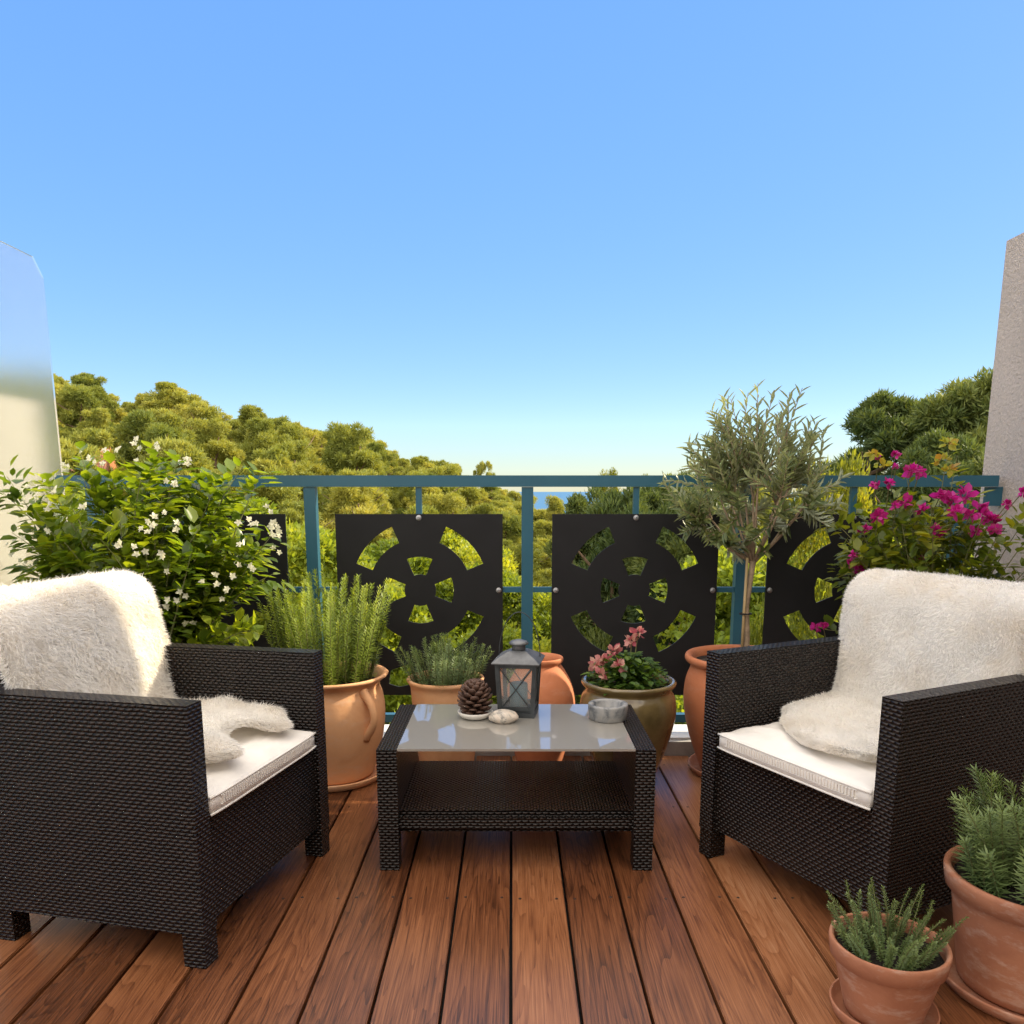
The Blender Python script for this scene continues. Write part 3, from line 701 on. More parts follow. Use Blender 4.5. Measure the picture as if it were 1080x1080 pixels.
# ------------------------------------------------------------------ sheepskins
def sheepskin(name, label, loc, rz, path, half, seed, nstr, flen, seatedge, hump=()):
    """path: list of (y,z) from behind the backrest to the seat; half(s-side,t) width; seatedge(x): how far forward"""
    root = empty(name, loc, rz, label, 'sheepskin')
    P = [Vector(p) for p in path]
    cum = [0]
    for a, b_ in zip(P, P[1:]): cum.append(cum[-1] + (b_ - a).length)
    T = cum[-1]
    def pt(d):
        d = max(0, min(T, d))
        for i in range(len(P) - 1):
            if d <= cum[i+1] + 1e-9: f = (d - cum[i]) / (cum[i+1] - cum[i]); return P[i].lerp(P[i+1], f)
        return P[-1]
    # smooth the path by averaging
    def pts(d): return sum((pt(d + k * .012) for k in (-3, -2, -1, 0, 1, 2, 3)), Vector((0, 0))) / 7
    NX, NT = 60, 110
    G = np.zeros((NT + 1, NX + 1, 3))
    for j in range(NT + 1):
        for i in range(NX + 1):
            s = i / NX * 2 - 1
            tend = seatedge(s)
            d = j / NT * tend * T
            q = pts(d); wl, wr = half(d / T)
            x = (wr if s > 0 else wl) * s
            x += .012 * mnoise.noise(Vector((d * 9, seed, s)))
            nz = mnoise.noise(Vector((x * 7, d * 7, seed))) * .014 + mnoise.noise(Vector((x * 18, d * 16, seed + 5))) * .005
            edge = (1 - abs(s) ** 6)
            y, z = q.x, q.y
            z += nz * (1 if d / T > .62 else .2); y -= nz * (1 if d / T < .75 else .2)
            for (hx, hd, hr, hz) in hump:
                z += hz * math.exp(-(((x - hx) / hr) ** 2 + ((d / T - hd) / (hr * 1.1)) ** 2))
            G[j, i] = (x, y, z)
    # normals
    du = np.gradient(G, axis=1); dv = np.gradient(G, axis=0)
    Nn = np.cross(du, dv); Nn = Nn / np.maximum(np.linalg.norm(Nn, axis=2, keepdims=True), 1e-9)
    mid = Nn[int(NT * .45), NX // 2]
    if mid[1] > 0: Nn = -Nn
    edgef = np.minimum(1, np.minimum(np.minimum(np.arange(NX + 1), NX - np.arange(NX + 1))[None, :] / 4.0, np.minimum(np.arange(NT + 1), NT - np.arange(NT + 1))[:, None] / 5.0))[..., None]
    Gt = G + Nn * (.020 * np.sqrt(edgef) + .003)
    verts = np.concatenate([Gt.reshape(-1, 3), G.reshape(-1, 3)])
    K = (NT + 1) * (NX + 1); faces = []
    id_ = lambda j, i: j * (NX + 1) + i
    for j in range(NT):
        for i in range(NX):
            f = (id_(j, i), id_(j, i+1), id_(j+1, i+1), id_(j+1, i)); faces.append(f); faces.append(tuple(K + v for v in reversed(f)))
    for j in range(NT):
        faces.append((id_(j, 0), id_(j+1, 0), K + id_(j+1, 0), K + id_(j, 0))); faces.append((id_(j+1, NX), id_(j, NX), K + id_(j, NX), K + id_(j+1, NX)))
    for i in range(NX):
        faces.append((id_(0, i+1), id_(0, i), K + id_(0, i), K + id_(0, i+1))); faces.append((id_(NT, i), id_(NT, i+1), K + id_(NT, i+1), K + id_(NT, i)))
    me = bpy.data.meshes.new('hide'); me.from_pydata(verts.tolist(), [], faces)
    for p in me.polygons: p.use_smooth = True
    bm = bmesh.new(); bm.from_mesh(me); bmesh.ops.recalc_face_normals(bm, faces=bm.faces[:]); bm.to_mesh(me); bm.free()
    link('hide', me, M_FUR, root)
    # wool strands
    a = rng.random(nstr) * (NT - 1e-3); b_ = rng.random(nstr) * (NX - 1e-3)
    ne = nstr // 9   # extra strands on the rims
    b_[:ne] = np.where(rng.random(ne) < .5, rng.random(ne) * 1.2, NX - 1e-3 - rng.random(ne) * 1.2); a[ne:2*ne] = NT - 1e-3 - rng.random(ne) * 2.0
    ia, ib = a.astype(int), b_.astype(int); fa, fb = (a - ia)[:, None], (b_ - ib)[:, None]
    def samp(A): return A[ia, ib] * (1-fa) * (1-fb) + A[ia+1, ib] * fa * (1-fb) + A[ia, ib+1] * (1-fa) * fb + A[ia+1, ib+1] * fa * fb
    p0 = samp(Gt) ; nn = norm(samp(Nn)); tt = norm(samp(dv)); uu_ = norm(samp(du))
    # clumpy comb direction
    cl = np.array([[mnoise.noise(Vector((x[0] * 15, x[1] * 15, x[2] * 15 + seed))), mnoise.noise(Vector((x[0] * 15 + 7, x[1] * 15, x[2] * 15 + seed)))] for x in p0])
    out = np.where((b_ / NX)[:, None] > .5, 1, -1) * np.clip((np.abs(b_ / NX * 2 - 1) - .9) * 10, 0, 1)[:, None]
    fwd = np.clip((a / NT - .95) * 20, 0, 1)[:, None]
    comb = tt * (.35 + .55 * cl[:, :1] + fwd) + uu_ * (1.2 * cl[:, 1:2] + 1.3 * out)
    d1 = norm(nn * .9 + comb * .7 + rng.normal(0, .22, (nstr, 3))); d2 = norm(nn * .35 + comb * 1.2 + rng.normal(0, .25, (nstr, 3)) + np.array([0, 0, -.25]))
    L = (flen * (.6 + .7 * rng.random(nstr)))[:, None]; wdt = (.0008 + .0006 * rng.random(nstr))[:, None]
    side = norm(np.cross(d1, rand_dirs(nstr)))
    p0 = p0 - nn * .004; p1 = p0 + d1 * L * .5; p2 = p1 + d2 * L * .5
    V = np.stack([p0 - side * wdt, p0 + side * wdt, p1 - side * wdt * .8, p1 + side * wdt * .8, p2], 1).reshape(-1, 3)
    base = np.arange(nstr)[:, None] * 5
    idx = np.concatenate([base + np.array([[0, 1, 3, 2]]), base + np.array([[2, 3, 4]])], 1).reshape(-1)
    ls = np.tile([4, 3], nstr); st = np.concatenate([[0], np.cumsum(ls)[:-1]])
    me = bpy.data.meshes.new('wool'); me.vertices.add(len(V)); me.vertices.foreach_set('co', V.reshape(-1).astype(np.float32))
    me.loops.add(len(idx)); me.loops.foreach_set('vertex_index', idx.astype(np.int32)); me.polygons.add(len(ls))
    me.polygons.foreach_set('loop_start', st.astype(np.int32)); me.polygons.foreach_set('loop_total', ls.astype(np.int32)); me.update(calc_edges=True)
    link('wool', me, M_FUR, root)
    return root
PATH = [(.345, .50), (.350, .79), (.322, .835), (.262, .835), (.226, .79), (.190, .50), (.165, .445), (.10, .436), (-.32, .436)]
# left: s>0 is the far (railing) side
def halfL(t):
    w_ = float(np.interp(t, [0, .2, .36, .5, .62, .70, .8, 1], [.20, .27, .285, .29, .27, .262, .255, .24])); wl = float(np.interp(t, [0, .3, .5, .62, .8, 1], [.2, .285, .285, .26, .25, .22]))
    return wl, w_
def edgeL(s):
    return .875 + .090 * math.exp(-((s - .70) / .30) ** 2) + .095 * math.exp(-((s + .45) / .30) ** 2)
sheepskin('sheepskin', 'long haired cream sheepskin draped over the left wicker armchair', LCH[0], LCH[1], PATH, halfL, 3.1, 80000, .026, edgeL,
          hump=((.10, .86, .07, .022), (.22, .90, .04, .014), (-.06, .88, .05, .018), (.24, .78, .07, .03), (.02, .93, .03, .012)))
# right: s<0 is the far (railing) side
def halfR(t):
    wl = float(np.interp(t, [0, .3, .45, .55, .65, .75, 1], [.2, .285, .285, .275, .272, .268, .20])); wr = float(np.interp(t, [0, .3, .5, .7, 1], [.2, .285, .285, .265, .22]))
    return wl, wr
def edgeR(s):
    return float(np.interp(s, [-1, -.8, -.5, -.2, .1, .4, .7, 1], [.80, .855, .90, .935, .955, .955, .93, .86]))
sheepskin('sheepskin', 'short plush cream sheepskin draped over the right wicker armchair', RCH[0], RCH[1], PATH, halfR, 8.4, 90000, .017, edgeR, hump=((-.2, .66, .09, .03),))

# ================================================================== COFFEE TABLE
tb = empty('coffee_table', (.012, 2.465, 0), 0, 'low dark wicker coffee table with a milky glass top between the armchairs', 'coffee table')
hw, hd = .4015, .252
for s in (-1, 1):
    xa, xb = sorted((s * hw, s * (hw - .058)))
    bm = bmesh.new(); box(bm, xa, xb, -hd, hd, .114, .370)
    finish('side_panel', bm, M_RATTAN, tb, uv=True, bevel=.009, seg=3)
    for (a, b2) in ((-hd + .001, -hd + .057), (hd - .057, hd - .001)):
        bm = bmesh.new(); box(bm, xa + .001, xb - .001, a, b2, 0, .116); finish('leg', bm, M_RATTAN, tb, uv=True, bevel=.004)
bm = bmesh.new(); box(bm, -hw + .0585, hw - .0585, -hd + .008, hd - .02, .112, .178)
bmesh.ops.bevel(bm, geom=[e for e in bm.edges if abs(e.verts[0].co.x - e.verts[1].co.x) > .5], offset=.018, segments=4, affect='EDGES')
finish('shelf', bm, M_RATTAN, tb, uv=True)
bm = bmesh.new(); box(bm, -hw + .0590, hw - .0590, -hd + .004, hd - .004, .3655, .3725); finish('glass_top', bm, M_TGLASS, tb, bevel=.0015)
TZ = .3727

# ------------------------------------------------------------------ lantern
ln = empty('lantern', (.022, 2.60, TZ), R(-9), 'grey metal lantern with crossed wires and a teal candle on the coffee table', 'lantern')
hb, ht_ = .060, .070   # half widths bottom, top
def quadpost(bm, x, y, x1, y1, z0, z1, t=.008):
    vs = [bm.verts.new((cx + a * t, cy + b_ * t, z)) for (cx, cy, z) in ((x, y, z0), (x1, y1, z1)) for a, b_ in ((-1, -1), (1, -1), (1, 1), (-1, 1))]
    for f in ((3,2,1,0), (4,5,6,7), (0,1,5,4), (1,2,6,5), (2,3,7,6), (3,0,4,7)): bm.faces.new([vs[i] for i in f])
bm = bmesh.new(); box(bm, -hb - .008, hb + .008, -hb - .008, hb + .008, .0, .016); box(bm, -hb, hb, -hb, hb, .016, .024); finish('base', bm, M_METAL, ln, bevel=.002)
for a in (-1, 1):
    for b_ in (-1, 1):
        bm = bmesh.new(); quadpost(bm, a * hb, b_ * hb, a * ht_, b_ * ht_, .0165, .188); finish('corner_post', bm, M_METAL, ln)
for k in range(4):
    Mz = Matrix.Rotation(k * math.pi / 2, 4, 'Z'); bm = bmesh.new()
    box(bm, -ht_ + .008, ht_ - .008, -ht_ - .006, -ht_ + .004, .174, .187, Mz); box(bm, -hb + .008, hb - .008, -hb - .006, -hb + .004, .0245, .036, Mz)
    fr_ = finish('side_frame', bm, M_METAL, ln); bm = bmesh.new()
    tube(bm, [Mz @ Vector((-hb + .008, -hb - .005, .034)), Mz @ Vector((ht_ - .008, -ht_ - .005, .176))], .0022, 6)
    tube(bm, [Mz @ Vector((hb - .008, -hb - .0075, .034)), Mz @ Vector((-ht_ + .008, -ht_ - .0075, .176))], .0022, 6)
    finish('crossed_wires', bm, M_METAL, fr_)
    bm = bmesh.new(); vs = [bm.verts.new(Mz @ Vector(p)) for p in ((-hb + .006, -hb + .001, .025), (hb - .006, -hb + .001, .025), (ht_ - .006, -ht_ + .001, .187), (-ht_ + .006, -ht_ + .001, .187))]
    bm.faces.new(vs); finish('pane', bm, M_GLASS, fr_)
bm = bmesh.new()
pr = [(.088, .188), (.089, .192), (.072, .205), (.040, .222), (.032, .226)]
rings = []
for r_, z in pr: rings.append([bm.verts.new((a * r_, b_ * r_, z)) for a, b_ in ((-1, -1), (1, -1), (1, 1), (-1, 1))])
for a, b_ in zip(rings, rings[1:]):
    for i in range(4): bm.faces.new((a[i], a[(i+1) % 4], b_[(i+1) % 4], b_[i]))
bm.faces.new(list(reversed(rings[0]))); bm.faces.new(rings[-1])
rf = finish('roof', bm, M_METAL_L, ln, bevel=.0015)
bm = bmesh.new(); lathe(bm, [(.026, .225), (.025, .240), (.025, .243), (.035, .246), (.037, .251), (.030, .257), (.012, .262), (.002, .263)], 32, True)
finish('vent_cap', bm, M_METAL_L, rf, smooth=True)
bm = bmesh.new(); tube(bm, [(math.cos(a) * .078, 0.02, .200 + math.sin(a) * .155) for a in LS(0, math.pi, 28)], .0018, 6); finish('handle', bm, M_METAL, ln, smooth=True)
bm = bmesh.new(); lathe(bm, [(.034, .0245), (.034, .105), (.030, .109), (.014, .104), (.002, .103)], 32, True); finish('candle', bm, M_CANDLE, ln, smooth=True)

ln.scale = (.88, .88, .95)
# ------------------------------------------------------------------ pine cone on dish
dish = empty('saucer', (-.120, 2.548, TZ), 0, 'small white dish holding the pine cone on the glass table', 'dish')
bm = bmesh.new(); lathe(bm, [(.034, 0), (.046, .004), (.055, .014), (.058, .022), (.056, .023), (.051, .013), (.040, .008), (.002, .007)], 40); finish('bowl', bm, M_CERAM, dish, smooth=True)
pc = empty('pine_cone', (-.120, 2.548, TZ + .008), 0, 'brown open pine cone standing in the white dish', 'pine cone')
P, D, N, Ls, Ws = [], [], [], [], []
nsc = 84
for i in range(nsc):
    t = i / (nsc - 1); a = i * 2.39996
    rr = .028 * math.sin(math.pi * (.14 + .82 * t)) ** .8 * .7; z = .008 + .088 * t
    el = -.25 + 1.45 * t
    d = np.array([math.cos(a) * math.cos(el), math.sin(a) * math.cos(el), math.sin(el)])
    P.append((math.cos(a) * rr * .4, math.sin(a) * rr * .4, z)); D.append(d); N.append((-math.cos(a) * math.sin(el), -math.sin(a) * math.sin(el), math.cos(el)))
    s = .052 * (math.sin(math.pi * (.20 + .70 * t)) ** .8); Ls.append(s + .003); Ws.append(s * .50 + .003)
SC_V = np.array([(-.22,0,-.05),(.22,0,-.05),(.5,.72,0),(.30,.97,.08),(-.30,.97,.08),(-.5,.72,0),(-.22,0,.03),(.22,0,.03),(.5,.74,.14),(.28,1,.20),(-.28,1,.20),(-.5,.74,.14)], float)
SC_F = [(5,4,3,2,1,0),(6,7,8,9,10,11),(0,1,7,6),(1,2,8,7),(2,3,9,8),(3,4,10,9),(4,5,11,10),(5,0,6,11)]
scatter('scales', P, D, N, Ls, Ws, SC_V, SC_F, M_CONE, pc)
bm = bmesh.new(); lathe(bm, smooth_prof([(.004, .0), (.016, .01), (.018, .04), (.010, .075), (.002, .098)], 3), 16); finish('core', bm, M_CONE, pc, smooth=True)

# ------------------------------------------------------------------ stone / shell and ashtray bowl
def lump(name, loc, rad, mat, label, cat, seed):
    bm = bmesh.new(); bmesh.ops.create_icosphere(bm, subdivisions=4, radius=1)
    for v in bm.verts:
        d = v.co.copy(); k = 1 + .12 * mnoise.noise(d * 1.3 + Vector((seed, 0, 0))) + .04 * mnoise.noise(d * 4 + Vector((0, seed, 0)))
        v.co = Vector((d.x * rad[0] * k, d.y * rad[1] * k, max(d.z * rad[2] * k, -rad[2] * .8) + rad[2] * .8))
    o = finish(name, bm, mat, smooth=True); o.location = loc; tag(o, label, cat); return o
m, nt, b = newmat('marbled_stone'); n = noise_node(nt, 22, 5, .7, mapping(nt), 1.2)
r = ramp(nt, n.outputs['Fac'], [(.36, (.16, .15, .14)), (.46, (.50, .45, .38)), (.58, (.62, .52, .42)), (.72, (.30, .27, .25))]); nt.links.new(r.outputs[0], b.inputs['Base Color']); b.inputs['Roughness'].default_value = .45; bump(nt, b, n.outputs['Fac'], .4, .004)
lump('stone', (-.028, 2.492, TZ - .001), (.046, .034, .024), m, 'rounded grey and beige marbled stone lying in front of the lantern', 'stone', 2.2)
m, nt, b = newmat('grey_marble'); n = noise_node(nt, 14, 5, .65, mapping(nt), .8)
r = ramp(nt, n.outputs['Fac'], [(.38, (.07, .08, .09)), (.5, (.24, .24, .235)), (.62, (.30, .29, .27)), (.8, (.14, .15, .16))]); nt.links.new(r.outputs[0], b.inputs['Base Color']); b.inputs['Roughness'].default_value = .5
bm = bmesh.new(); lathe(bm, [(.058, 0), (.062, .003), (.0645, .045), (.0635, .050), (.053, .0505), (.047, .046), (.043, .016), (.030, .012), (.002, .011)], 48, jitter=.02)
o = finish('ashtray', bm, m, smooth=True); o.location = (.312, 2.535, TZ); tag(o, 'round grey marbled stone bowl at the right end of the glass table', 'bowl')

# ================================================================== PLANTS AND POTS
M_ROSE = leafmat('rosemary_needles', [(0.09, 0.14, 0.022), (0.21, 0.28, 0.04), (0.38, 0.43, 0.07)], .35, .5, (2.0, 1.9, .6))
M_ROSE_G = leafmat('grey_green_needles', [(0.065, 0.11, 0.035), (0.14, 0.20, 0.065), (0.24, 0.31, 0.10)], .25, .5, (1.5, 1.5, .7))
M_JAS = leafmat('jasmine_leaves', [(0.035, 0.075, 0.012), (0.12, 0.18, 0.02), (0.28, 0.32, 0.035)], .46, .32, (2.6, 2.3, .5), .6)
M_BOUG = leafmat('bougainvillea_leaves', [(0.040, 0.075, 0.012), (0.12, 0.17, 0.020), (0.30, 0.31, 0.035)], .42, .4, (2.2, 1.9, .5), .5)
M_OLIVE = leafmat('olive_leaves', [(0.070, 0.105, 0.035), (0.155, 0.195, 0.070), (0.28, 0.30, 0.11)], .2, .42, (1.6, 1.5, .6), .5, back=(.38, .42, .29))
M_GER = leafmat('small_dark_leaves', [(0.03, 0.07, 0.012), (0.07, 0.14, 0.02), (0.13, 0.20, 0.03)], .3, .45, (2, 1.9, .5))
M_WHITEFL = leafmat('white_petals', [(.66, .64, .46), (.80, .77, .62)], .4, .5, (1.0, 1.0, .9))
M_MAG = leafmat('magenta_bracts', [(.30, .008, .09), (.46, .014, .20), (.62, .05, .36)], .45, .5, (1.5, .9, 1.4))
M_PINK = leafmat('pink_petals', [(.42, .08, .12), (.58, .24, .22), (.66, .42, .32)], .35, .5, (1.2, 1, 1))
M_ORANGE = leafmat('orange_tips', [(.42, .24, .05), (.40, .38, .05), (.36, .42, .05)], .5, .5, (1.6, 1.3, .5))

def pot(root, prof, mat, soil_z, soil_r, name='pot', jitter=.01, n=56, smooth=True):
    bm = bmesh.new(); lathe(bm, prof, n, True, jitter=jitter)
    p = finish(name, bm, mat, root, smooth=smooth)
    if soil_z is not None:
        bm = bmesh.new()
        rings = [[bm.verts.new((soil_r * k / 8 * math.cos(a), soil_r * k / 8 * math.sin(a), soil_z + .006 * random.random() + .01 * (1 - k / 8))) for a in LS(0, 2 * math.pi, 28, endpoint=False)] for k in range(1, 9)]
        c = bm.verts.new((0, 0, soil_z + .012))
        for i in range(28): bm.faces.new((c, rings[0][i], rings[0][(i+1) % 28]))
        for a, b_ in zip(rings, rings[1:]):
            for i in range(28): bm.faces.new((a[i], b_[i], b_[(i+1) % 28], a[(i+1) % 28]))
        finish('soil', bm, M_SOIL, root)
    return p
def saucer(loc, r, mat, label, group=None):
    bm = bmesh.new(); lathe(bm, [(r * .88, 0), (r * .93, .004), (r, .028), (r * .985, .032), (r * .955, .030), (r * .90, .012), (.002, .010)], 56)
    o = finish('saucer', bm, mat, smooth=True); o.location = loc; tag(o, label, 'saucer', group); return o

def rosemary(root, nst, h0, h1, rbase, spread, z0, mat, nl=.022, nw=.0026, dens=420, curv=.25, name='foliage', up=.55):
    """upright leafy stems, needles in whorls"""
    P, D, N, L, rn = [], [], [], [], []; bm = bmesh.new()
    for k in range(nst):
        a = random.uniform(0, 6.283); rr = rbase * math.sqrt(random.random()); hh = random.uniform(h0, h1) * (1 - .25 * rr / rbase)
        base = Vector((rr * math.cos(a), rr * math.sin(a), z0)); out = Vector((math.cos(a), math.sin(a), 0)) * spread * (rr / rbase + random.uniform(-.2, .5))
        bend = Vector((random.uniform(-1, 1), random.uniform(-1, 1), 0)) * curv * hh
        pts = [base + out * (t * hh) + bend * (t * t) + Vector((0, 0, hh * t * (1 - .06 * t))) for t in LS(0, 1, 9)]
        tube(bm, pts, [.0022 * (1 - .6 * i / 8) for i in range(9)], 5, False)
        nn_ = int(dens * hh); shade = random.uniform(.15, .75)
        for i in range(nn_):
            t = .05 + .95 * (i / nn_); j = min(int(t * 8), 7); f = t * 8 - j
            p = pts[j].lerp(pts[j+1], f); ax = (pts[j+1] - pts[j]).normalized(); a2 = i * 2.4 + random.uniform(-.4, .4)
            s = ax.cross(Vector((1, .2, 0))).normalized(); q = ax.cross(s)
            r_ = s * math.cos(a2) + q * math.sin(a2)
            dd = (r_ * (1 - up * (.4 + .6 * t)) + ax * (up + .5 * t * t)).normalized() + Vector((random.uniform(-.15, .15), random.uniform(-.15, .15), random.uniform(-.1, .1)))
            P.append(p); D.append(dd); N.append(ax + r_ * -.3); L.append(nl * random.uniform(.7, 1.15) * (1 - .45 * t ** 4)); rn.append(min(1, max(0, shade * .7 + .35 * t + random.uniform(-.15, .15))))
    finish('stems', bm, M_STEM, root)
    L = np.array(L)
    return scatter(name, P, D, N, L, nw * (.8 + .5 * rng.random(len(L))), NEE_V, NEE_F, mat, root, rnd=np.array(rn))

# pot 1: big handled jar with tall rosemary
r1 = empty('potted_rosemary', (-.700, 3.02, .018), 0, 'tall bushy rosemary in the big handled terracotta jar beside the left armchair', 'potted plant')
prof = smooth_prof([(.155, 0), (.165, .03), (.195, .14), (.208, .24), (.200, .31), (.188, .345), (.193, .365), (.218, .385)], 5) + [(.222, .392), (.216, .398), (.200, .392), (.182, .36), (.178, .34)]
p = pot(r1, prof, M_TERRA, .355, .180)
def handle(parent, ang, rr, z0, z1, out, th, mat):
    bm = bmesh.new(); c, s = math.cos(ang), math.sin(ang); pts = []
    for t in LS(0, 1, 16):
        z = z1 + (z0 - z1) * t; o_ = rr(z) - .008 + out * math.sin(math.pi * min(1, t * 1.05)) ** .8
        pts.append((c * o_, s * o_, z))
    tube(bm, pts, [th * (1 + .35 * abs(2 * t - 1) ** 2) for t in LS(0, 1, 16)], 12); finish('handle', bm, mat, parent, smooth=True)
rr1 = lambda z: float(np.interp(z, [0, .14, .24, .31, .345, .385], [.155, .195, .208, .200, .188, .215]))
handle(p, R(-38), rr1, .17, .355, .045, .014, M_TERRA); handle(p, R(142), rr1, .17, .355, .045, .014, M_TERRA)
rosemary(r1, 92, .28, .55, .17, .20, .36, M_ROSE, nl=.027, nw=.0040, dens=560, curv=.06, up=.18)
saucer((-.700, 3.02, 0), .205, M_TERRA, 'warm terracotta saucer under the big handled rosemary jar')
# pot 2
r2 = empty('potted_rosemary', (-.262, 3.10, 0), 0, 'low rosemary in a plain terracotta pot behind the pine cone', 'potted plant')
prof = smooth_prof([(.105, 0), (.118, .10), (.130, .22), (.136, .31), (.139, .345), (.150, .365)], 4) + [(.153, .373), (.148, .380), (.137, .375), (.130, .35), (.128, .33)]
pot(r2, prof, M_TERRA, .345, .130)
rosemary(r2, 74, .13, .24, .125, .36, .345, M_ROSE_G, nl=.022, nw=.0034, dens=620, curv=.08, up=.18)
# jar 3
r3 = empty('terracotta_jar', (.112, 3.13, 0), 0, 'empty reddish terracotta jar with a narrow neck behind the lantern', 'jar')
prof = smooth_prof([(.085, 0), (.100, .05), (.130, .17), (.142, .26), (.128, .34), (.098, .400), (.080, .425)], 5) + smooth_prof([(.082, .430), (.090, .440), (.091, .450), (.086, .455), (.076, .445), (.072, .42), (.085, .38), (.10, .3), (.08, .05), (.002, .04)], 3)
pot(r3, prof, M_TERRA_RED, None, 0, 'body')
# pot 4 glazed with flowers
r4 = empty('potted_geranium', (.440, 2.965, 0), 0, 'pink flowering plant in a glazed olive brown pot behind the grey bowl', 'potted plant')
prof = smooth_prof([(.095, 0), (.110, .03), (.150, .14), (.180, .26), (.178, .33), (.160, .365)], 5) + smooth_prof([(.163, .372), (.174, .384), (.178, .394), (.172, .402), (.158, .398), (.150, .38), (.150, .35)], 2)
pot(r4, prof, M_GLAZE, .365, .152)
P = []; D = []; Nn = []
for k in range(1100):
    a = random.uniform(0, 6.283); e = random.uniform(.05, 1.5); rr = .150 * random.uniform(.35, 1)
    p = Vector((math.cos(a) * math.cos(e) * rr * 1.0 - .01, math.sin(a) * math.cos(e) * rr, .375 + math.sin(e) * rr * .85)); P.append(p)
    D.append((math.cos(a) * .8 + random.uniform(-.5, .5), math.sin(a) * .8 + random.uniform(-.5, .5), random.uniform(-.4, .5))); Nn.append((math.cos(a) * .3, math.sin(a) * .3, 1))
L = .030 * (.6 + .7 * rng.random(len(P))); scatter('foliage', P, D, Nn, L, L * .75, mat=M_GER, parent=r4)
def blossom(root, c, r, n, mat, size, name='blossom_cluster', flat=.8):
    d = rand_dirs(n, .3); P = np.array(c) + d * r * (.5 + .5 * rng.random((n, 1))) * np.array([1, 1, flat])
    L = size * (.7 + .6 * rng.random(n)); return scatter(name, P - d * size * .4, d + rand_dirs(n) * .7, rand_dirs(n) + d, L, L * .85, LEAF_V, LEAF_F, mat, root)
bm = bmesh.new()
for (px, pz, py) in ((-.135, .470, -.06), (-.100, .485, -.03), (-.060, .510, .0), (-.115, .445, -.09), (.010, .545, .02), (.035, .575, .02), (-.045, .475, -.10)):
    blossom(r4, (px, py, pz), .026, 26, M_PINK, .022); tube(bm, [(px * .3, py * .3, .38), (px * .8, py * .8, pz - .05), (px, py, pz)], .002, 5)
finish('stems', bm, M_STEM, r4)

# pot 5: olive tree
r5 = empty('potted_olive_tree', (.905, 3.07, 0), 0, 'small olive tree with a staked trunk in a large terracotta jar behind the right armchair', 'potted tree')
prof = smooth_prof([(.150, 0), (.165, .04), (.205, .16), (.226, .28), (.222, .37), (.206, .425), (.204, .44)], 5) + smooth_prof([(.208, .446), (.224, .458), (.228, .474), (.220, .484), (.204, .478), (.196, .455), (.195, .43)], 2)
pot(r5, prof, M_TERRA_RED, .445, .197)
bm = bmesh.new(); trunk = [(0.0, 0, .43), (.004, .0, .55), (-.004, .004, .68), (.006, .0, .80), (.012, .0, .865)]
tube(bm, trunk, [.014, .0125, .0115, .011, .012], 10)
top = Vector(trunk[-1]); cc = Vector((-.005, 0, 1.115)); twigs = []
for k in range(15):
    a = k * 2.4 + random.uniform(-.3, .3); el = random.uniform(.35, 1.45); ln_ = random.uniform(.15, .27)
    d = Vector((math.cos(a) * math.cos(el), math.sin(a) * math.cos(el) * .9, math.sin(el)))
    p1 = top + d * ln_ * .5 + Vector((0, 0, .01)); p2 = top + d * ln_ + Vector((0, 0, .06)); tube(bm, [top - Vector((0, 0, .01)), p1, p2], [.0065, .005, .0035], 6)
    twigs.append((p1, d)); twigs.append((p2, d)); twigs.append((p1.lerp(p2, .5), d))
P, D, Nn = [], [], []
for k in range(165):
    # tip on the crown envelope
    d = Vector((random.gauss(0, 1), random.gauss(0, 1), random.gauss(.25, 1))).normalized(); rr = random.uniform(.55, 1.0) ** .7
    tip = cc + Vector((d.x * .345 * rr, d.y * .29 * rr, d.z * (.285 if d.z > 0 else .26) * rr))
    if random.random() < .20: tip = cc + Vector((random.uniform(-.26, .26), random.uniform(-.15, .15), 0)); tip.z = cc.z + .36 - 2.6 * abs(tip.x - cc.x) ** 2 + random.uniform(-.08, .06)
    src = min(twigs, key=lambda t: (t[0] - tip).length + random.uniform(0, .12))[0]
    m1 = src.lerp(tip, .45) + Vector((random.uniform(-.02, .02), random.uniform(-.02, .02), .01)); tip = tip + Vector((0, 0, .02))
    tube(bm, [src, m1, tip], [.0028, .002, .0011], 5, False)
    nlv = 26
    for i in range(nlv):
        t = .12 + .88 * i / nlv; p = (src.lerp(m1, t * 2) if t < .5 else m1.lerp(tip, t * 2 - 1)); ax = (tip - src).normalized()
        s = ax.cross(Vector((.3, 1, .2))).normalized(); q = ax.cross(s); a2 = (i // 2) * 1.57 + (i % 2) * math.pi + random.uniform(-.4, .4)
        r_ = s * math.cos(a2) + q * math.sin(a2); P.append(p); D.append(r_ * .75 + ax * .8 + Vector((0, 0, .15))); Nn.append(ax * .8 - r_ * .5 + Vector((random.uniform(-.4, .4), random.uniform(-.4, .4), random.uniform(-.2, .4))))
finish('trunk', bm, M_OLBARK, r5, smooth=True)
L = .050 * (.65 + .55 * rng.random(len(P))); scatter('crown', P, D, Nn, L, L * .25, mat=M_OLIVE, parent=r5)
bm = bmesh.new(); tube(bm, [(-.017, -.012, .43), (-.014, -.013, .88)], .0055, 8); stk = finish('stake', bm, M_BAMBOO, r5, smooth=True)
bm = bmesh.new(); tube(bm, [(-.008 + .021 * math.cos(a), -.006 + .019 * math.sin(a), .655) for a in LS(0, 6.283, 20)], .0035, 6); finish('tie', bm, M_BLACKLEG, stk)
saucer((.905, 3.07, -.0), .20, M_TERRA_OLD, 'terracotta saucer under the olive tree jar')
r5.location.z = .012; r5.scale = (1, 1, .955)

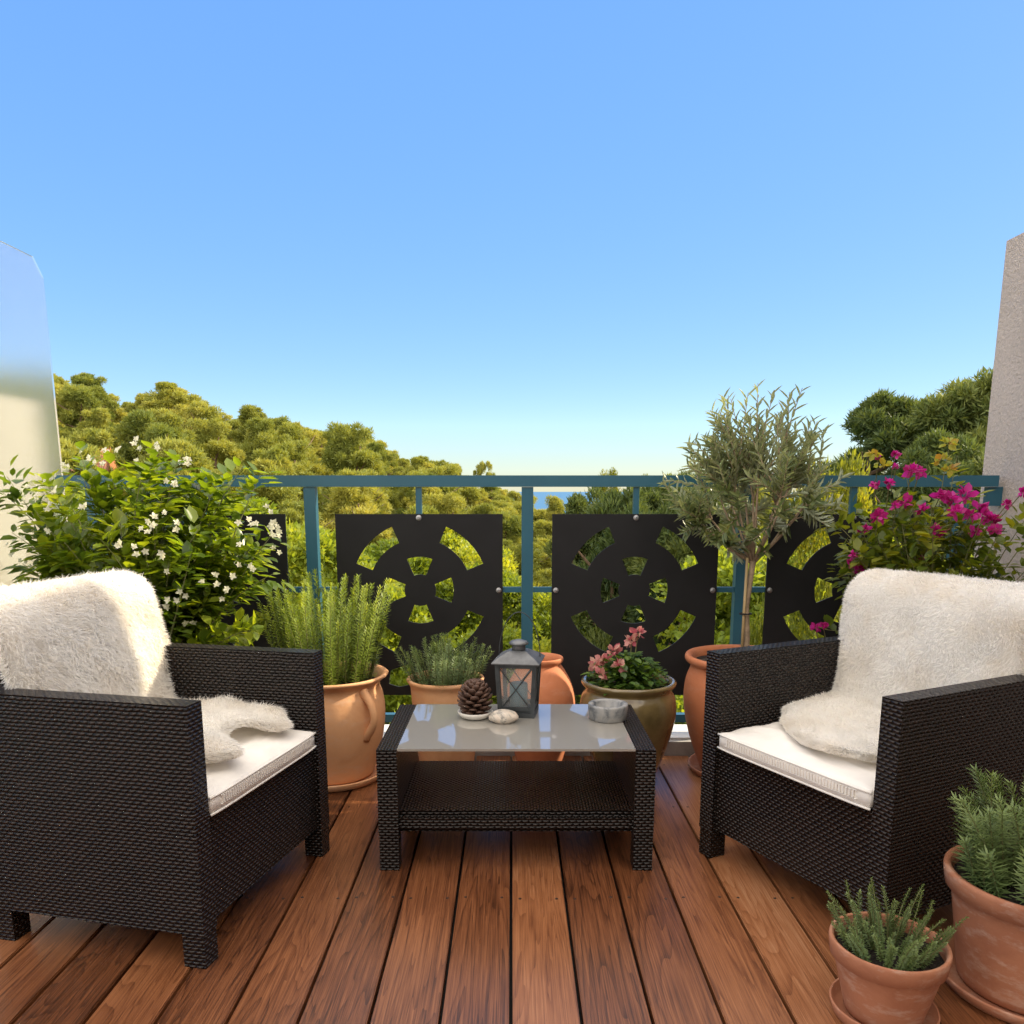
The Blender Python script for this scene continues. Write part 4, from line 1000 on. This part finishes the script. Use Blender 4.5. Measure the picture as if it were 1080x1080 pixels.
# leafy shrubs: canes carrying leaves
def shrub(root, base, tips, nleaf, leaf, mat, wratio, cane_r=.004, droop=.05, jitter=.03, start=.25, lname='foliage', flat=1.0):
    bm = bmesh.new(); P, D, Nn, rn = [], [], [], []
    for tip in tips:
        tip = Vector(tip); b0 = Vector(base) + Vector((random.uniform(-.05, .05), random.uniform(-.05, .05), 0))
        mid = b0.lerp(tip, .5) + Vector((random.uniform(-.06, .06), random.uniform(-.06, .06), .10)); pts = []
        for t in LS(0, 1, 9):
            q = b0 * (1-t)**2 + mid * 2*t*(1-t) + tip * t*t; pts.append(q + Vector((0, 0, -droop * max(0, t - .7) ** 1.5)))
        tube(bm, pts, [cane_r * (1 - .75 * i / 8) for i in range(9)], 5, False)
        sh = random.uniform(.1, .8)
        for i in range(nleaf):
            t = start + (1 - start) * random.random() ** .8; j = min(int(t * 8), 7); f = t * 8 - j; p = pts[j].lerp(pts[j+1], f); ax = (pts[j+1] - pts[j]).normalized()
            rv = Vector((random.gauss(0, 1), random.gauss(0, 1), random.gauss(0, 1))).normalized(); r_ = (rv - ax * rv.dot(ax)).normalized()
            P.append(p + rv * random.uniform(0, jitter)); D.append(r_ * .9 + ax * .5 + Vector((0, 0, -.05))); Nn.append(Vector((0, 0, .9)) + rv * .55 + ax * .2); rn.append(min(1, max(0, sh * .7 + random.uniform(0, .4))))
    finish('stems', bm, M_STEM, root)
    L = leaf * (.55 + .7 * rng.random(len(P))); scatter(lname, P, D, Nn, L, L * wratio, mat=mat, parent=root, rnd=np.array(rn))
    return P
# jasmine
jr = empty('potted_jasmine', (-1.33, 2.93, 0), 0, 'big white flowering star jasmine shrub behind the left armchair', 'potted plant')
prof = smooth_prof([(.13, 0), (.15, .1), (.17, .25), (.18, .33)], 4) + [(.19, .335), (.19, .36), (.17, .36), (.165, .33)]
pot(jr, prof, M_TERRA, .335, .165)
def shell_tip(cx, cy, cz, rx, ry, rz, k0=.55):
    d = Vector((random.gauss(0, 1), random.gauss(0, 1), random.gauss(0, 1))).normalized(); k = random.uniform(k0, 1) ** .6
    return (cx + d.x * rx * k, cy + d.y * ry * k, cz + d.z * rz * k)
tips = [shell_tip(-.01, .03, .92, .46, .30, .32) for _ in range(110)]
tips += [(-.52, .02, 1.12), (-.47, .0, 1.16), (-.40, .1, 1.17), (.36, .05, 1.20), (.42, .05, 1.17), (-.2, .0, 1.24), (.05, .05, 1.25), (.15, 0, 1.24), (.46, .0, .95), (.48, -.05, .82), (.40, -.1, .62), (.25, -.12, .55), (.30, -.1, .58), (-.45, 0, .85), (-.30, -.1, .80), (-.38, .02, .78)]
shrub(jr, (0, 0, .34), tips, 66, .060, M_JAS, .62, jitter=.05)
PET = 5; P, D, Nn = [], [], []
for k in range(85):
    c = Vector(shell_tip(.02, .0, .93, .48, .33, .34, .85)); 
    if c.y > .15: c.y *= -1
    for q in range(random.choice((1, 2, 2, 3))):
        c2 = c + Vector((random.uniform(-.025, .025), random.uniform(-.025, .025), random.uniform(-.02, .02)))
        ax = Vector((c2.x * .6 + random.uniform(-.5, .5), -.8, c2.z - .9 + random.uniform(-.2, .8))).normalized(); s = ax.cross(Vector((0, 0, 1))).normalized(); t = ax.cross(s)
        ph = random.uniform(0, 6)
        for i in range(PET):
            a = ph + i * 6.283 / PET; P.append(c2); D.append((s * math.cos(a) + t * math.sin(a)) + ax * .25); Nn.append(ax + (s * math.sin(a) - t * math.cos(a)) * .3)
L = .0125 * (.8 + .5 * rng.random(len(P))); o = scatter('blossoms', P, D, Nn, L, L * .75, mat=M_WHITEFL, parent=jr); o['kind'] = 'stuff'

# bougainvillea
br = empty('potted_bougainvillea', (1.60, 3.02, 0), 0, 'magenta bougainvillea behind the right armchair against the roughcast wall', 'potted plant')
pot(br, prof, M_TERRA, .335, .165)
tips = [shell_tip(-.08, .0, .88, .33, .25, .24) for _ in range(95)]
tips += [(-.14, .05, 1.20), (-.17, .03, 1.12), (.02, .05, 1.26), (.05, .04, 1.24), (.12, .05, 1.12), (-.42, 0, .98), (-.44, -.02, 1.02), (-.38, .0, .80), (-.43, -.05, .60), (.28, -.08, 1.05), (.33, -.08, 1.02), (.30, -.1, .86), (.10, .0, 1.02), (-.05, 0, 1.06), (-.30, -.05, .55)]
shrub(br, (0, 0, .34), tips, 38, .048, M_BOUG, .68, jitter=.04)
def PXW(px, py, Y):
    vv = 675 - py; zz = vv * .9834 - 154.3; yd = 835.9 + .1815 * vv
    return ((px - 540) / yd * Y, Y, 1.1 + zz / yd * Y)
clusters = [(944,480,.6),(926,482,.4),(962,496,1.1),(970,498,.9),(938,509,.7),(923,511,.6),(945,492,.5),(992,522,1),(1003,527,1.1),(1018,521,1.1),(1008,540,1.1),(955,530,1),(945,534,.7),(972,537,.8),(1024,543,.9),(1040,545,1.1),(1046,550,1.1),(912,558,.8),(990,561,1.1),(1034,535,.9),(1062,532,.7),(1078,520,.9),(925,545,1),(898,594,.8),(905,601,.8),(975,590,.6),(1050,558,.8),(860,662,.7),(868,660,.6),(1028,560,.8),(900,585,.6)]
bm = bmesh.new()
for (px, py, s) in clusters:
    c = Vector(PXW(px, py, 2.92 + random.uniform(-.06, .06))) - Vector((1.60, 3.02, 0))
    blossom(br, c, .024 * s, 20, M_MAG, .026 * s); bm = bmesh.new(); tube(bm, [c, c + Vector((-c.x * .12, .08, -.10))], .0018, 5); finish('flower_stalk', bm, M_STEM, br)
for (px, py, n) in ((1001, 468, 16), (994, 485, 12), (922, 478, 12), (1002, 495, 14), (930, 490, 10)):
    c = Vector(PXW(px, py, 2.95)) - Vector((1.60, 3.02, 0)); blossom(br, c, .025, n, M_ORANGE, .026, 'young_leaves')

# foreground pots
def herb_pot(root, rt, rb, h, mat, band):
    prof = [(rb * .96, 0), (rb, .006), (rt * .90, h - band), (rt * .905, h - band + .002), (rt * .97, h - band + .006), (rt * 1.0, h - .010), (rt * .995, h - .003), (rt * .975, h), (rt * .92, h - .003), (rt * .90, h - .02), (rt * .86, h - .06)]
    prof = [(rb * .96, 0), (rb, .005)] + [(rb + (rt * .90 - rb) * t, .005 + (h - band - .005) * t) for t in LS(.1, 1, 8)] + prof[3:]
    return pot(root, prof, mat, h - .030, rt * .885, jitter=.006)
h1 = empty('potted_thyme', (.790, 1.545, .012), 0, 'small herb with sparse upright sprigs in the smaller terracotta pot at the bottom right', 'potted plant')
herb_pot(h1, .118, .078, .165, M_TERRA_OLD, .045)
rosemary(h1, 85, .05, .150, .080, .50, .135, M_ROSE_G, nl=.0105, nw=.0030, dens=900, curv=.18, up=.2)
saucer((.790, 1.545, 0), .108, M_TERRA_OLD, 'small worn terracotta saucer under the smaller herb pot')
h2 = empty('potted_rosemary', (1.150, 1.640, .012), 0, 'grey green rosemary in the larger terracotta pot at the right edge of the deck', 'potted plant')
herb_pot(h2, .182, .135, .262, M_TERRA_OLD, .050)
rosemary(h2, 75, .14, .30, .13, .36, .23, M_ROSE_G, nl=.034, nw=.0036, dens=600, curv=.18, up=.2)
saucer((1.150, 1.640, 0), .178, M_TERRA_OLD, 'larger worn terracotta saucer under the right edge rosemary pot')
